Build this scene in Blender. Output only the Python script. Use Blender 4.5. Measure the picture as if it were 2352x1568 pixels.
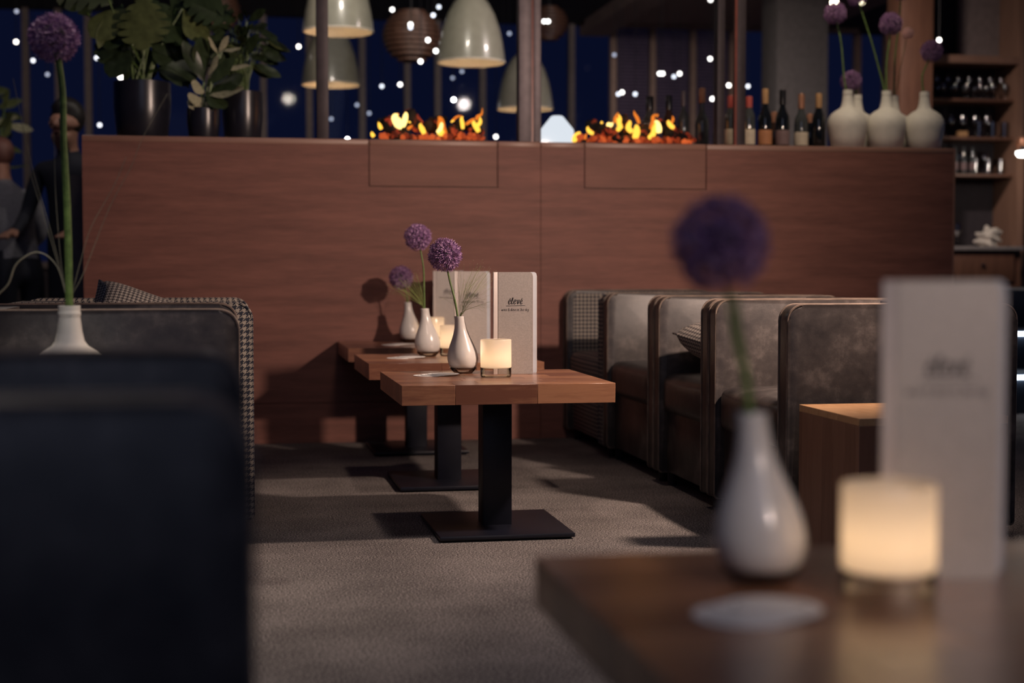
import bpy, bmesh, math, random
from mathutils import Vector, Matrix
R = math.radians
rnd = random.Random(7)
for o in list(bpy.data.objects): bpy.data.objects.remove(o)
scene = bpy.context.scene
COL = scene.collection

# ------------------------------------------------------------------ camera
F = 3500.0; HC = 0.84
TH = math.atan(656 / F); PH = math.atan(169 / F)
FW = Vector((math.sin(TH) * math.cos(PH), math.cos(TH) * math.cos(PH), -math.sin(PH)))
RT = Vector((math.cos(TH), -math.sin(TH), 0)); UP = RT.cross(FW)
EYE = Vector((0, 0, HC))
cd = bpy.data.cameras.new('camera'); cam = bpy.data.objects.new('camera', cd); COL.objects.link(cam)
cam.matrix_world = Matrix((( RT.x, UP.x, -FW.x, 0), (RT.y, UP.y, -FW.y, 0), (RT.z, UP.z, -FW.z, HC), (0, 0, 0, 1)))
cd.sensor_width = 36; cd.lens = F * 36 / 2352; cd.clip_end = 200; cd.clip_start = .05
cd.dof.use_dof = True; cd.dof.focus_distance = 4.8; cd.dof.aperture_fstop = 2.05
scene.camera = cam

def ray(x, y): return FW * F + RT * (x - 1176) + UP * (784 - y)
def aty(x, y, Y):
    d = ray(x, y); return EYE + d * (Y / d.y)
def atz(x, y, z):
    d = ray(x, y); return EYE + d * ((z - HC) / d.z)

# ------------------------------------------------------------------ world, exposure, lights
w = bpy.data.worlds.new('night'); scene.world = w; w.use_nodes = True
bg = w.node_tree.nodes['Background']; bg.inputs[0].default_value = (.16, .25, 1, 1); bg.inputs[1].default_value = .018
vs = scene.view_settings
vs.view_transform = 'Standard'; vs.look = 'None'; vs.gamma = 1; vs.exposure = 0.0; vs.use_curve_mapping = False

def light(name, kind, loc, energy, color, target=None, **kw):
    l = bpy.data.lights.new(name, kind); l.energy = energy; l.color = color
    for k, v in kw.items(): setattr(l, k, v)
    o = bpy.data.objects.new(name, l); COL.objects.link(o); o.location = loc
    if target is not None:
        o.rotation_euler = (Vector(target) - Vector(loc)).to_track_quat('-Z', 'Y').to_euler()
    return o
WARM = (1, .74, .60)
light('lounge_lamp', 'SPOT', (2.24, 4.06, 1.68), 222, WARM, (.45, 6.0, .45), spot_size=R(135), spot_blend=.85, shadow_soft_size=.05)
light('ceiling_spot', 'SPOT', (.8, 2.6, 3.5), 75, WARM, (1.05, 7.3, .85), spot_size=R(42), spot_blend=1, shadow_soft_size=.3)
light('floor_spot', 'SPOT', (.62, 3.2, 3.3), 120, (1, .84, .80), (.55, 3.4, 0), spot_size=R(64), spot_blend=1, shadow_soft_size=.2)
light('table_spot', 'SPOT', (1.2, -1.0, 1.75), 100, (1, .80, .70), (.87, 1.6, .57), spot_size=R(20), spot_blend=.8, shadow_soft_size=.1)
light('table_fill', 'SPOT', (.70, 5.0, 3.4), 85, WARM, (.80, 5.5, .488), spot_size=R(40), spot_blend=.9, shadow_soft_size=.08)  # unseen spot added to brighten the coasters and tabletops
light('vase_spot', 'SPOT', (-.45, 3.98, 3.2), 85, (1, .86, .70), (-.42, 3.76, 1.0), spot_size=R(40), spot_blend=.9, shadow_soft_size=.05)
light('guest_fill', 'POINT', (-1.0, 8.5, 2.7), 14, (1, .86, .78), shadow_soft_size=.08)  # unseen point light added to brighten the guests
light('vase_fill', 'SPOT', (-.1, 1.2, 3.1), 150, (1, .92, .84), (-.385, 3.73, .84), spot_size=R(6.4), spot_blend=1, shadow_soft_size=.05)  # unseen narrow spot added to brighten the tall vase's neck
light('divider_spot', 'SPOT', (2.9, 6.6, 3.3), 72, (1, .82, .62), (2.95, 7.6, 1.5), spot_size=R(62), spot_blend=.9, shadow_soft_size=.1)
light('plant_spot', 'SPOT', (-.1, 6.7, 3.3), 7, (1, .90, .70), (-.1, 7.6, 1.7), spot_size=R(60), spot_blend=.9, shadow_soft_size=.1)
light('armchair_fill', 'SPOT', (-.3, 1.9, 3.2), 16, (1, .86, .76), (-.3, 1.7, .7), spot_size=R(50), spot_blend=.9, shadow_soft_size=.2)  # unseen spot added to lift the foreground armchair's top surfaces
light('room_fill', 'AREA', (.0, -1.2, 2.8), 13, (.62, .70, 1), (.6, 3.5, .5), size=2.5)
light('back_fill', 'SPOT', (.9, 8.3, 3.25), 80, (1, .87, .72), (.9, 11, 1.7), spot_size=R(160), spot_blend=1, shadow_soft_size=.08)  # unseen spot added to light the bell shades from outside
light('cabinet_fill', 'SPOT', (3.4, 8.5, 3.2), 230, (1, .82, .74), (3.6, 11, 1.3), spot_size=R(150), spot_blend=1, shadow_soft_size=.08)  # unseen spot added to lift the grey column and cabinet

# ------------------------------------------------------------------ materials
MATS = {}
def newmat(name):
    m = bpy.data.materials.new(name); m.use_nodes = True; MATS[name] = m
    nt = m.node_tree; return m, nt, nt.nodes['Principled BSDF']
def ramp(nt, fac, stops):
    r = nt.nodes.new('ShaderNodeValToRGB'); e = r.color_ramp.elements
    while len(e) < len(stops): e.new(.5)
    for i, (p, c) in enumerate(stops): e[i].position = p; e[i].color = (*c, 1)
    nt.links.new(fac, r.inputs[0]); return r.outputs[0]
def coords(nt, scale=(1, 1, 1), kind='Object'):
    t = nt.nodes.new('ShaderNodeTexCoord'); mp = nt.nodes.new('ShaderNodeMapping')
    nt.links.new(t.outputs[kind], mp.inputs[0]); mp.inputs['Scale'].default_value = scale
    return mp.outputs[0]
def noise(nt, vec, scale, detail=4, rough=.55):
    n = nt.nodes.new('ShaderNodeTexNoise'); nt.links.new(vec, n.inputs['Vector'])
    n.inputs['Scale'].default_value = scale; n.inputs['Detail'].default_value = detail; n.inputs['Roughness'].default_value = rough
    return n.outputs[0]
def bump(nt, b, h, strength, dist=.002):
    n = nt.nodes.new('ShaderNodeBump'); n.inputs['Strength'].default_value = strength; n.inputs['Distance'].default_value = dist
    nt.links.new(h, n.inputs['Height']); nt.links.new(n.outputs[0], b.inputs['Normal'])
def math_(nt, op, a, b=None):
    n = nt.nodes.new('ShaderNodeMath'); n.operation = op
    for i, v in enumerate((a, b)):
        if v is None: continue
        if isinstance(v, (int, float)): n.inputs[i].default_value = v
        else: nt.links.new(v, n.inputs[i])
    return n.outputs[0]
def plain(name, col, rough=.5, metal=0, var=.12, vs_=20, spec=.5, coat=0):
    m, nt, b = newmat(name)
    c0 = tuple(max(0, c * (1 - var)) for c in col); c1 = tuple(min(1, c * (1 + var)) for c in col)
    nt.links.new(ramp(nt, noise(nt, coords(nt), vs_), [(.35, c0), (.65, c1)]), b.inputs['Base Color'])
    b.inputs['Roughness'].default_value = rough; b.inputs['Metallic'].default_value = metal
    b.inputs['Specular IOR Level'].default_value = spec; b.inputs['Coat Weight'].default_value = coat
    return m
def wood(name, dark, light_, stretch, rough=.45, rand=.0, scale=6, coat=0):
    m, nt, b = newmat(name)
    v = coords(nt, stretch)
    oi = nt.nodes.new('ShaderNodeObjectInfo')
    if rand:
        add = nt.nodes.new('ShaderNodeVectorMath'); add.operation = 'ADD'
        sc = nt.nodes.new('ShaderNodeVectorMath'); sc.operation = 'SCALE'; sc.inputs[0].default_value = (37, 17, 29)
        nt.links.new(oi.outputs['Random'], sc.inputs['Scale']); nt.links.new(v, add.inputs[0]); nt.links.new(sc.outputs[0], add.inputs[1]); v = add.outputs[0]
    n1 = noise(nt, v, scale, 6, .6); n2 = noise(nt, v, scale * 5, 3, .6)
    f = math_(nt, 'ADD', math_(nt, 'MULTIPLY', n1, .7), math_(nt, 'MULTIPLY', n2, .3))
    if rand:
        f = math_(nt, 'ADD', f, math_(nt, 'MULTIPLY', math_(nt, 'SUBTRACT', oi.outputs['Random'], .5), rand))
    nt.links.new(ramp(nt, f, [(.32, dark), (.68, light_)]), b.inputs['Base Color'])
    b.inputs['Roughness'].default_value = rough; b.inputs['Coat Weight'].default_value = coat; b.inputs['Coat Roughness'].default_value = .25
    bump(nt, b, n2, .15, .001)
    return m
def emit(name, col, strength):
    m = bpy.data.materials.new(name); m.use_nodes = True; MATS[name] = m; nt = m.node_tree; nt.nodes.clear()
    e = nt.nodes.new('ShaderNodeEmission'); e.inputs[0].default_value = (*col, 1); e.inputs[1].default_value = strength
    o = nt.nodes.new('ShaderNodeOutputMaterial'); nt.links.new(e.outputs[0], o.inputs[0]); return m

wood('wall_wood', (.145, .055, .041), (.285, .114, .084), (.9, 3, 9), .62, scale=2.2)
wood('hatch_wood', (.185, .077, .055), (.265, .114, .082), (.9, 3, 9), .62, scale=2.2)
wood('edge_wood', (.29, .150, .11), (.34, .185, .135), (.9, 3, 9), .4, scale=2.2)
wood('oak_table', (.17, .068, .040), (.39, .185, .098), (1, 9, 9), .33, rand=.42, scale=5, coat=.5)
wood('cube_wood_lit', (.42, .22, .10), (.60, .36, .18), (9, 1.2, 1.2), .4, rand=.2, scale=5)  # overhead light put into the paler colour of the cube's top
wood('cube_wood_shaded', (.15, .065, .036), (.23, .11, .065), (9, 9, .9), .45, rand=.35, scale=5)  # cube's sides coloured darker, as the overhead light leaves them
wood('dark_wood', (.10, .045, .028), (.17, .08, .048), (6, 6, .8), .5, scale=5)
wood('tan_wood', (.20, .11, .075), (.28, .16, .11), (6, 6, .8), .5, scale=5)
plain('black_metal', (.006, .007, .014), .42, .0, spec=.4)
plain('frame_metal', (.055, .042, .048), .5, .3)
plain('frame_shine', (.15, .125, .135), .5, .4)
plain('red_strip', (.22, .055, .04), .4)
plain('white_matte', (.74, .70, .62), .6, var=.05)
plain('porcelain', (.66, .635, .60), .22, var=.04, coat=.15)
plain('coaster_white', (.86, .84, .81), .6, var=.04)
plain('coaster_print', (.25, .24, .25), .6)
plain('stem_green', (.11, .175, .045), .45, var=.3, vs_=60)
plain('grass_green', (.30, .36, .12), .6, var=.25)
plain('grass_dry', (.20, .185, .13), .6, var=.2)
plain('seed', (.55, .45, .34), .6)
plain('core_green', (.06, .05, .07), .7)
plain('pale_pink', (.85, .56, .52), .6)
plain('ink', (.012, .012, .014), .5)
plain('menu_paper', (.60, .60, .62), .5, var=.03)
plain('leaf_dark', (.032, .050, .022), .35, var=.35, vs_=4)
plain('leaf_light', (.10, .12, .045), .35, var=.3, vs_=4)
plain('leaf_pale', (.42, .40, .27), .5, var=.3, vs_=14)
plain('pot_black', (.016, .016, .024), .28, spec=.6)
plain('soil', (.02, .014, .01), .9)
plain('shade_cream', (.34, .325, .26), .3, var=.06, coat=.4)
plain('shade_inner', (.75, .68, .58), .6, var=.04)
plain('cord_black', (.01, .01, .012), .6)
plain('dark_wall', (.035, .028, .034), .8)
plain('ceiling_dark', (.022, .018, .022), .9)
plain('soffit', (.30, .20, .175), .8)
plain('mullion', (.19, .15, .14), .6)
plain('mullion_tan', (.55, .37, .29), .6)
plain('blind', (.17, .12, .175), .8)
plain('column_grey', (.18, .165, .165), .8)
plain('step_dark', (.015, .022, .038), .6)
plain('steel', (.42, .38, .36), .35, .5)
plain('cloth_white', (.55, .50, .44), .8)
plain('skin', (.33, .17, .12), .55)
plain('hair_dark', (.012, .010, .011), .5)
plain('hair_red', (.13, .055, .045), .6)
plain('shirt_grey', (.16, .16, .19), .85, var=.2, vs_=80)
plain('cloth_dark', (.012, .014, .026), .85)
plain('foil_red', (.42, .075, .06), .4)
plain('foil_tan', (.42, .24, .11), .4)
plain('foil_black', (.012, .012, .014), .3)
plain('foil_copper', (.42, .20, .12), .35, .4)
plain('label_cream', (.60, .52, .40), .7)
plain('label_orange', (.46, .20, .09), .7)
plain('label_mauve', (.20, .13, .13), .7)
plain('bottle_dark', (.008, .010, .012), .07, spec=.8)
plain('bottle_clear', (.055, .060, .060), .06, spec=.9)
plain('bottle_brown', (.05, .028, .02), .07, spec=.8)
plain('cup_glass', (.16, .15, .16), .05, spec=1)
plain('charcoal', (.014, .010, .010), .9)
plain('tray_black', (.02, .02, .028), .5)

# leather: mottled and worn
m, nt, b = newmat('leather'); v = coords(nt)
n1 = noise(nt, v, 11, 6, .65); n2 = noise(nt, v, 3, 3)
f = math_(nt, 'ADD', math_(nt, 'MULTIPLY', n1, .7), math_(nt, 'MULTIPLY', n2, .35))
nt.links.new(ramp(nt, f, [(.36, (.022, .019, .020)), (.54, (.055, .047, .045)), (.74, (.160, .137, .126))]), b.inputs['Base Color'])
b.inputs['Roughness'].default_value = .36; b.inputs['Specular IOR Level'].default_value = .32; bump(nt, b, noise(nt, v, 220, 3), .18, .001)
plain('leather_edge', (.075, .052, .042), .30, var=.3)
plain('piping', (.17, .13, .105), .35, var=.3)
# houndstooth / check weave
def check(name, c_dark, c_light, period):
    m, nt, b = newmat(name)
    t = nt.nodes.new('ShaderNodeTexCoord'); s = nt.nodes.new('ShaderNodeSeparateXYZ'); nt.links.new(t.outputs['Object'], s.inputs[0])
    g = nt.nodes.new('ShaderNodeSeparateXYZ'); nt.links.new(t.outputs['Normal'], g.inputs[0])
    top = math_(nt, 'GREATER_THAN', math_(nt, 'ABSOLUTE', g.outputs[2]), .7)
    side = math_(nt, 'SUBTRACT', 1.0, top)
    u = math_(nt, 'ADD', s.outputs[0], math_(nt, 'MULTIPLY', s.outputs[1], side))
    vv = math_(nt, 'ADD', math_(nt, 'MULTIPLY', s.outputs[2], side), math_(nt, 'MULTIPLY', s.outputs[1], top))
    k = 2 * math.pi / period
    su = math_(nt, 'GREATER_THAN', math_(nt, 'SINE', math_(nt, 'MULTIPLY', u, k)), 0.0)
    sv = math_(nt, 'GREATER_THAN', math_(nt, 'SINE', math_(nt, 'MULTIPLY', vv, k)), 0.0)
    tw = math_(nt, 'GREATER_THAN', math_(nt, 'SINE', math_(nt, 'MULTIPLY', math_(nt, 'ADD', u, vv), k * 2)), 0.0)
    a = math_(nt, 'MULTIPLY', su, tw); c = math_(nt, 'MULTIPLY', sv, math_(nt, 'SUBTRACT', 1.0, tw))
    f = math_(nt, 'ADD', math_(nt, 'MULTIPLY', math_(nt, 'ADD', a, c), .7), math_(nt, 'MULTIPLY', math_(nt, 'MULTIPLY', su, sv), .3))
    nt.links.new(ramp(nt, f, [(.05, c_dark), (.95, c_light)]), b.inputs['Base Color'])
    b.inputs['Roughness'].default_value = .9; bump(nt, b, f, .3, .002)
check('houndstooth', (.018, .022, .038), (.40, .35, .29), .019)
check('houndstooth_fine', (.05, .045, .05), (.44, .39, .34), .014)
# carpet
m, nt, b = newmat('carpet'); v = coords(nt)
n1 = noise(nt, v, 190, 2, .7); n2 = noise(nt, v, 3.5, 3)
f = math_(nt, 'ADD', math_(nt, 'MULTIPLY', n1, .85), math_(nt, 'MULTIPLY', n2, .15))
nt.links.new(ramp(nt, f, [(.38, (.040, .036, .037)), (.50, (.140, .125, .120)), (.62, (.40, .36, .335))]), b.inputs['Base Color'])
b.inputs['Roughness'].default_value = 1; b.inputs['Specular IOR Level'].default_value = .1; bump(nt, b, n1, .9, .006)
# brushed menu cover
m, nt, b = newmat('menu_cover'); v = coords(nt)
n1 = noise(nt, v, 260, 2)
nt.links.new(ramp(nt, n1, [(.3, (.40, .36, .33)), (.7, (.50, .455, .42))]), b.inputs['Base Color'])
b.inputs['Roughness'].default_value = .42; b.inputs['Metallic'].default_value = .25
plain('menu_back', (.46, .48, .52), .5, var=.04)
plain('menu_edge', (.52, .46, .43), .45, var=.05)
# allium petals
m, nt, b = newmat('allium'); v = coords(nt)
oi = nt.nodes.new('ShaderNodeObjectInfo')
nt.links.new(ramp(nt, noise(nt, v, 120, 2), [(.32, (.11, .045, .15)), (.50, (.30, .14, .33)), (.68, (.66, .44, .62))]), b.inputs['Base Color'])
b.inputs['Roughness'].default_value = .55; b.inputs['Subsurface Weight'].default_value = 0
# frosted glass with candle inside, clear glass, thin panes
def mixmat(name, build):
    m = bpy.data.materials.new(name); m.use_nodes = True; MATS[name] = m; nt = m.node_tree; nt.nodes.clear()
    o = nt.nodes.new('ShaderNodeOutputMaterial'); nt.links.new(build(nt), o.inputs[0]); return m
def N(nt, t, **kw):
    n = nt.nodes.new(t)
    for k, v_ in kw.items():
        n.inputs[k].default_value = v_
    return n
def frosted(nt):
    tl = N(nt, 'ShaderNodeBsdfTranslucent', Color=(.93, .85, .74, 1)); df = N(nt, 'ShaderNodeBsdfDiffuse', Color=(.80, .74, .66, 1))
    gl = N(nt, 'ShaderNodeBsdfGlossy', Roughness=.12); mx = N(nt, 'ShaderNodeMixShader', Fac=.35); m2 = N(nt, 'ShaderNodeMixShader', Fac=.05)
    nt.links.new(tl.outputs[0], mx.inputs[1]); nt.links.new(df.outputs[0], mx.inputs[2]); nt.links.new(mx.outputs[0], m2.inputs[1]); nt.links.new(gl.outputs[0], m2.inputs[2])
    return m2.outputs[0]
mixmat('frosted_glass', frosted)
def thin(nt, tint=(.93, .95, .97, 1), g=.05, rough=.03):
    tr = N(nt, 'ShaderNodeBsdfTransparent', Color=tint); gl = N(nt, 'ShaderNodeBsdfGlossy', Roughness=rough)
    lw = N(nt, 'ShaderNodeFresnel', IOR=1.35); mx = nt.nodes.new('ShaderNodeMixShader')
    nt.links.new(math_(nt, 'ADD', lw.outputs[0], g), mx.inputs[0]); nt.links.new(tr.outputs[0], mx.inputs[1]); nt.links.new(gl.outputs[0], mx.inputs[2])
    return mx.outputs[0]
mixmat('thin_glass', lambda nt: thin(nt, g=-.015))
mixmat('night_glass', lambda nt: thin(nt, g=-.0205))
mixmat('clear_glass', lambda nt: thin(nt, (.95, .93, .90, 1), .05))
mixmat('goblet_glass', lambda nt: thin(nt, (.84, .84, .86, 1), .16, .1))
emit('candle_flame', (1, .62, .28), 30)
plain('wax', (.85, .74, .6), .5, var=.03)
emit('glow_white', (1, .93, .85), 8); emit('reflection_bright', (1, .95, .90), 22); emit('reflection_mid', (.9, .92, 1), 3.2); emit('reflection_dim', (.75, .8, 1), 1.0)  # white serves lamp bulbs and window reflections, the others reflections only
emit('reflection_warm', (1, .88, .62), 20)
emit('led_white', (.75, .87, 1), 9)
emit('reflection_white', (.93, .96, 1), .92)
emit('flame_yellow', (1, .50, .055), 2.0); emit('flame_pale', (1, .66, .20), 2.6); emit('flame_orange', (1, .24, .025), 1.1)
# embers: glowing cracks on charcoal
m, nt, b = newmat('ember'); v = coords(nt, kind='Object'); oi = nt.nodes.new('ShaderNodeObjectInfo')
n1 = noise(nt, v, 55, 2)
f = math_(nt, 'ADD', n1, math_(nt, 'MULTIPLY', math_(nt, 'SUBTRACT', oi.outputs['Random'], .5), .35))
nt.links.new(ramp(nt, f, [(.38, (.02, .002, .001)), (.50, (.55, .05, .012)), (.64, (1, .17, .035))]), b.inputs['Emission Color'])
b.inputs['Emission Strength'].default_value = .85; b.inputs['Base Color'].default_value = (.01, .008, .008, 1); b.inputs['Roughness'].default_value = .9
m, nt, b = newmat('glowing_log'); v = coords(nt)
n1 = noise(nt, v, 16, 3)
nt.links.new(ramp(nt, n1, [(.52, (0, 0, 0)), (.60, (.5, .045, .012)), (.72, (1, .2, .04))]), b.inputs['Emission Color'])
b.inputs['Emission Strength'].default_value = .8; b.inputs['Base Color'].default_value = (.012, .010, .010, 1); b.inputs['Roughness'].default_value = .9

# ------------------------------------------------------------------ mesh helpers
def box(bm, x0, x1, y0, y1, z0, z1, bev=0, seg=2):
    r = bmesh.ops.create_cube(bm, size=1)
    vsx = r['verts']
    for v_ in vsx:
        v_.co = Vector(((x0 + x1) / 2 + v_.co.x * (x1 - x0), (y0 + y1) / 2 + v_.co.y * (y1 - y0), (z0 + z1) / 2 + v_.co.z * (z1 - z0)))
    if bev:
        es = list({e for v_ in vsx for e in v_.link_edges})
        bmesh.ops.bevel(bm, geom=es, offset=bev, segments=seg, profile=.5, affect='EDGES')
    return bm
def B(*a, **k): return box(bmesh.new(), *a, **k)
def lathe(prof, seg=32, bm=None, lean=None):
    bm = bm or bmesh.new(); rings = []
    for (r, z) in prof:
        ox = lean(z) if lean else 0
        if r < 1e-5: rings.append([bm.verts.new((ox, 0, z))])
        else: rings.append([bm.verts.new((ox + r * math.cos(2 * math.pi * i / seg), r * math.sin(2 * math.pi * i / seg), z)) for i in range(seg)])
    for a, c in zip(rings, rings[1:]):
        for i in range(seg):
            j = (i + 1) % seg
            if len(a) == 1 and len(c) == 1: continue
            if len(a) == 1: bm.faces.new((a[0], c[j], c[i]))
            elif len(c) == 1: bm.faces.new((a[i], a[j], c[0]))
            else: bm.faces.new((a[i], a[j], c[j], c[i]))
    return bm
def tube(pts, rad, seg=8, bm=None, closed=False):
    bm = bm or bmesh.new(); pts = [Vector(p) for p in pts]; n = len(pts); rings = []
    up = Vector((0, 0, 1)); last = None
    for i, p in enumerate(pts):
        if closed: t = pts[(i + 1) % n] - pts[i - 1]
        else: t = pts[min(i + 1, n - 1)] - pts[max(i - 1, 0)]
        if t.length < 1e-9: t = Vector((0, 0, 1))
        t.normalize()
        if last is None:
            ref = Vector((0, 1, 0)) if abs(t.y) < .9 else Vector((1, 0, 0))
            a = t.cross(ref).normalized()
        else:
            a = (last - t * last.dot(t))
            a = a.normalized() if a.length > 1e-6 else t.orthogonal().normalized()
        last = a; b_ = t.cross(a); r = rad[i] if isinstance(rad, (list, tuple)) else rad
        rings.append([bm.verts.new(p + (a * math.cos(2 * math.pi * k / seg) + b_ * math.sin(2 * math.pi * k / seg)) * r) for k in range(seg)])
    rng = range(n if closed else n - 1)
    for i in rng:
        A, C_ = rings[i], rings[(i + 1) % n]
        for k in range(seg):
            bm.faces.new((A[k], A[(k + 1) % seg], C_[(k + 1) % seg], C_[k]))
    if not closed:
        bm.faces.new(rings[0][::-1]); bm.faces.new(rings[-1])
    return bm
def smooth_path(pts, n=6):
    pts = [Vector(p) for p in pts]; out = []
    for i in range(len(pts) - 1):
        p0 = pts[max(i - 1, 0)]; p1 = pts[i]; p2 = pts[i + 1]; p3 = pts[min(i + 2, len(pts) - 1)]
        for k in range(n):
            t = k / n
            out.append(.5 * ((2 * p1) + (-p0 + p2) * t + (2 * p0 - 5 * p1 + 4 * p2 - p3) * t * t + (-p0 + 3 * p1 - 3 * p2 + p3) * t ** 3))
    out.append(pts[-1]); return out
def slab(poly, axis, t0, t1, bev=0, bm=None, seg=2):
    """extrude a 2-D outline; axis 'y': (x,z) outline, axis 'x': (y,z), axis 'z': (x,y)"""
    bm = bm or bmesh.new()
    def P(a, c, t): return {'y': (a, t, c), 'x': (t, a, c), 'z': (a, c, t)}[axis]
    A = [bm.verts.new(P(a, c, t0)) for a, c in poly]; C_ = [bm.verts.new(P(a, c, t1)) for a, c in poly]
    fa = bm.faces.new(A); fb = bm.faces.new(C_[::-1]); n = len(poly)
    for i in range(n): bm.faces.new((A[i], C_[i], C_[(i + 1) % n], A[(i + 1) % n]))
    if bev:
        bmesh.ops.bevel(bm, geom=list(fa.edges) + list(fb.edges), offset=bev, segments=seg, profile=.5, affect='EDGES')
    bmesh.ops.recalc_face_normals(bm, faces=bm.faces); return bm
def rrect(x0, x1, z0, z1, r, rb=None, seg=6):
    rb = r if rb is None else rb; out = []
    for cx, cz, rr, a0 in ((x1 - r, z1 - r, r, 0), (x0 + r, z1 - r, r, 90), (x0 + rb, z0 + rb, rb, 180), (x1 - rb, z0 + rb, rb, 270)):
        for k in range(seg + 1):
            a = R(a0 + 90 * k / seg); out.append((cx + rr * math.cos(a), cz + rr * math.sin(a)))
    return out
def mesh(name, bm, angle=40):
    bmesh.ops.recalc_face_normals(bm, faces=bm.faces)
    me = bpy.data.meshes.new(name); bm.to_mesh(me); bm.free()
    me.polygons.foreach_set('use_smooth', [True] * len(me.polygons)); me.set_sharp_from_angle(angle=R(angle)); return me
def obj(name, bm, mat, parent=None, loc=(0, 0, 0), rot=(0, 0, 0), scale=None, angle=40):
    me = bm if isinstance(bm, bpy.types.Mesh) else mesh(name, bm, angle)
    if not me.materials: me.materials.append(MATS[mat])
    o = bpy.data.objects.new(name, me); COL.objects.link(o); o.location = loc; o.rotation_euler = rot
    if scale is not None: o.scale = scale if not isinstance(scale, (int, float)) else (scale,) * 3
    if parent: o.parent = parent
    return o
def tag(o, label, cat, group=None, kind=None):
    o['label'] = label; o['category'] = cat
    if group: o['group'] = group
    if kind: o['kind'] = kind
    return o
def thing(name, label, cat, loc=(0, 0, 0), rz=0, group=None):
    o = bpy.data.objects.new(name, None); COL.objects.link(o); o.location = loc; o.rotation_euler = (0, 0, rz); o.empty_display_size = .05
    return tag(o, label, cat, group)
def struct(name, bm, mat, parent=None, loc=(0, 0, 0)):
    o = obj(name, bm, mat, parent, loc)
    if not parent: o['kind'] = 'structure'
    return o
def sempty(name, loc=(0, 0, 0)):
    o = bpy.data.objects.new(name, None); COL.objects.link(o); o.location = loc; o['kind'] = 'structure'; return o

# ------------------------------------------------------------------ the room
WY = 7.34; WT = 1.455
WX0 = aty(188, 330, WY).x; WX1 = aty(2190, 347, WY).x; SEAM = aty(1242, 600, WY).x
struct('floor', B(-9, 9, -1.5, 16.2, -.1, 0), 'carpet')
struct('ceiling', B(-9, 9, 8.4, 15.3, 3.3, 3.45), 'ceiling_dark')
wall = sempty('wall_back', (WX0, WY, 0))
DEP = .46
obj('core', B(.004, WX1 - WX0 - .004, .018, DEP, 0, WT - .004), 'dark_wood', wall)
hx = [(aty(848, 400, WY).x - WX0, aty(1143, 400, WY).x - WX0), (aty(1343, 400, WY).x - WX0, aty(1622, 400, WY).x - WX0)]
hz = aty(1000, 429, WY).z; SB = .192; G = .0025; EB = WT - .028
sm = SEAM - WX0; Wd = WX1 - WX0
for i, (a, c) in enumerate(((0, sm - G / 2), (sm + G / 2, Wd))):
    h0, h1 = hx[i]
    poly = [(a, SB + G), (c, SB + G), (c, EB), (h1 + G, EB), (h1 + G, hz - G), (h0 - G, hz - G), (h0 - G, EB), (a, EB)]
    obj('panel', slab(poly, 'y', 0, .02), 'wall_wood', wall)
    obj('hatch_panel', slab([(h0 + G, hz + G), (h1 - G, hz + G), (h1 - G, EB), (h0 + G, EB)], 'y', 0.001, .02), 'hatch_wood', wall)
    obj('plinth_panel', B(a, c, .0, .02, 0, SB), 'wall_wood', wall)
    for (e0, e1) in ((a, h0 - G), (h0 + G, h1 - G), (h1 + G, c)):
        obj('edge_band', B(e0, e1, -.001, .05, EB, WT, bev=.003), 'edge_wood', wall)  # lighter wood stands in for a chamfer catching light
obj('end_strip', B(Wd, Wd + .012, 0, DEP, 0, WT), 'edge_wood', wall)
# lower box behind the left end of the divider
lx = aty(174, 500, WY + DEP + .3).x
struct('wall_left', B(lx, lx + .5, WY + DEP + .02, WY + DEP + .35, 0, aty(180, 402, WY + DEP + .02).z), 'mullion')

# far window front ---------------------------------------------------
FY = 15.2
mull = [(-160, 0), (60, 0), (135, 0), (203, 0), (330, 0), (480, 0), (605, 0), (710, 0), (832, 0), (935, 0), (1005, 0), (1108, 0), (1222, 0), (1312, 0), (1408, 1), (1498, 1), (1590, 1), (1680, 1), (1775, 1), (1968, 1), (2035, 1), (2240, 0), (2420, 0)]
SILL = .9; HEAD = 3.3
for i in range(len(mull) - 1):
    x0 = aty(mull[i][0], 200, FY).x; x1 = aty(mull[i + 1][0], 200, FY).x
    wn = sempty('window_%d' % (i + 1), (x0, FY, 0))
    obj('mullion', B(-.03, .03, -.04, .06, SILL, HEAD), 'mullion_tan' if mull[i][1] else 'mullion', wn)
    obj('sill', B(0, x1 - x0, -.06, .08, SILL - .06, SILL), 'mullion', wn)
    obj('glass_pane', B(.03, x1 - x0 - .03, .0, .008, SILL, HEAD), 'night_glass', wn)
struct('wall_far', B(-9, 9, FY, FY + .12, 0, SILL - .06), 'dark_wall')
# blinds in three bays
for (a, c) in ((1408, 1498), (1498, 1590), (1590, 1680)):
    x0 = aty(a, 200, FY - .1).x + .045; x1 = aty(c, 200, FY - .1).x - .045
    bm = bmesh.new()
    zt = aty(1500, 62, FY - .1).z; z = zt
    while z > SILL + .05:
        box(bm, x0, x1, FY - .11, FY - .095, z - .026, z); z -= .034
    tag(obj('window_blind', bm, 'blind'), 'dark violet slatted blind drawn over a tall window bay', 'blind', 'blinds in the tan framed windows')
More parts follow.
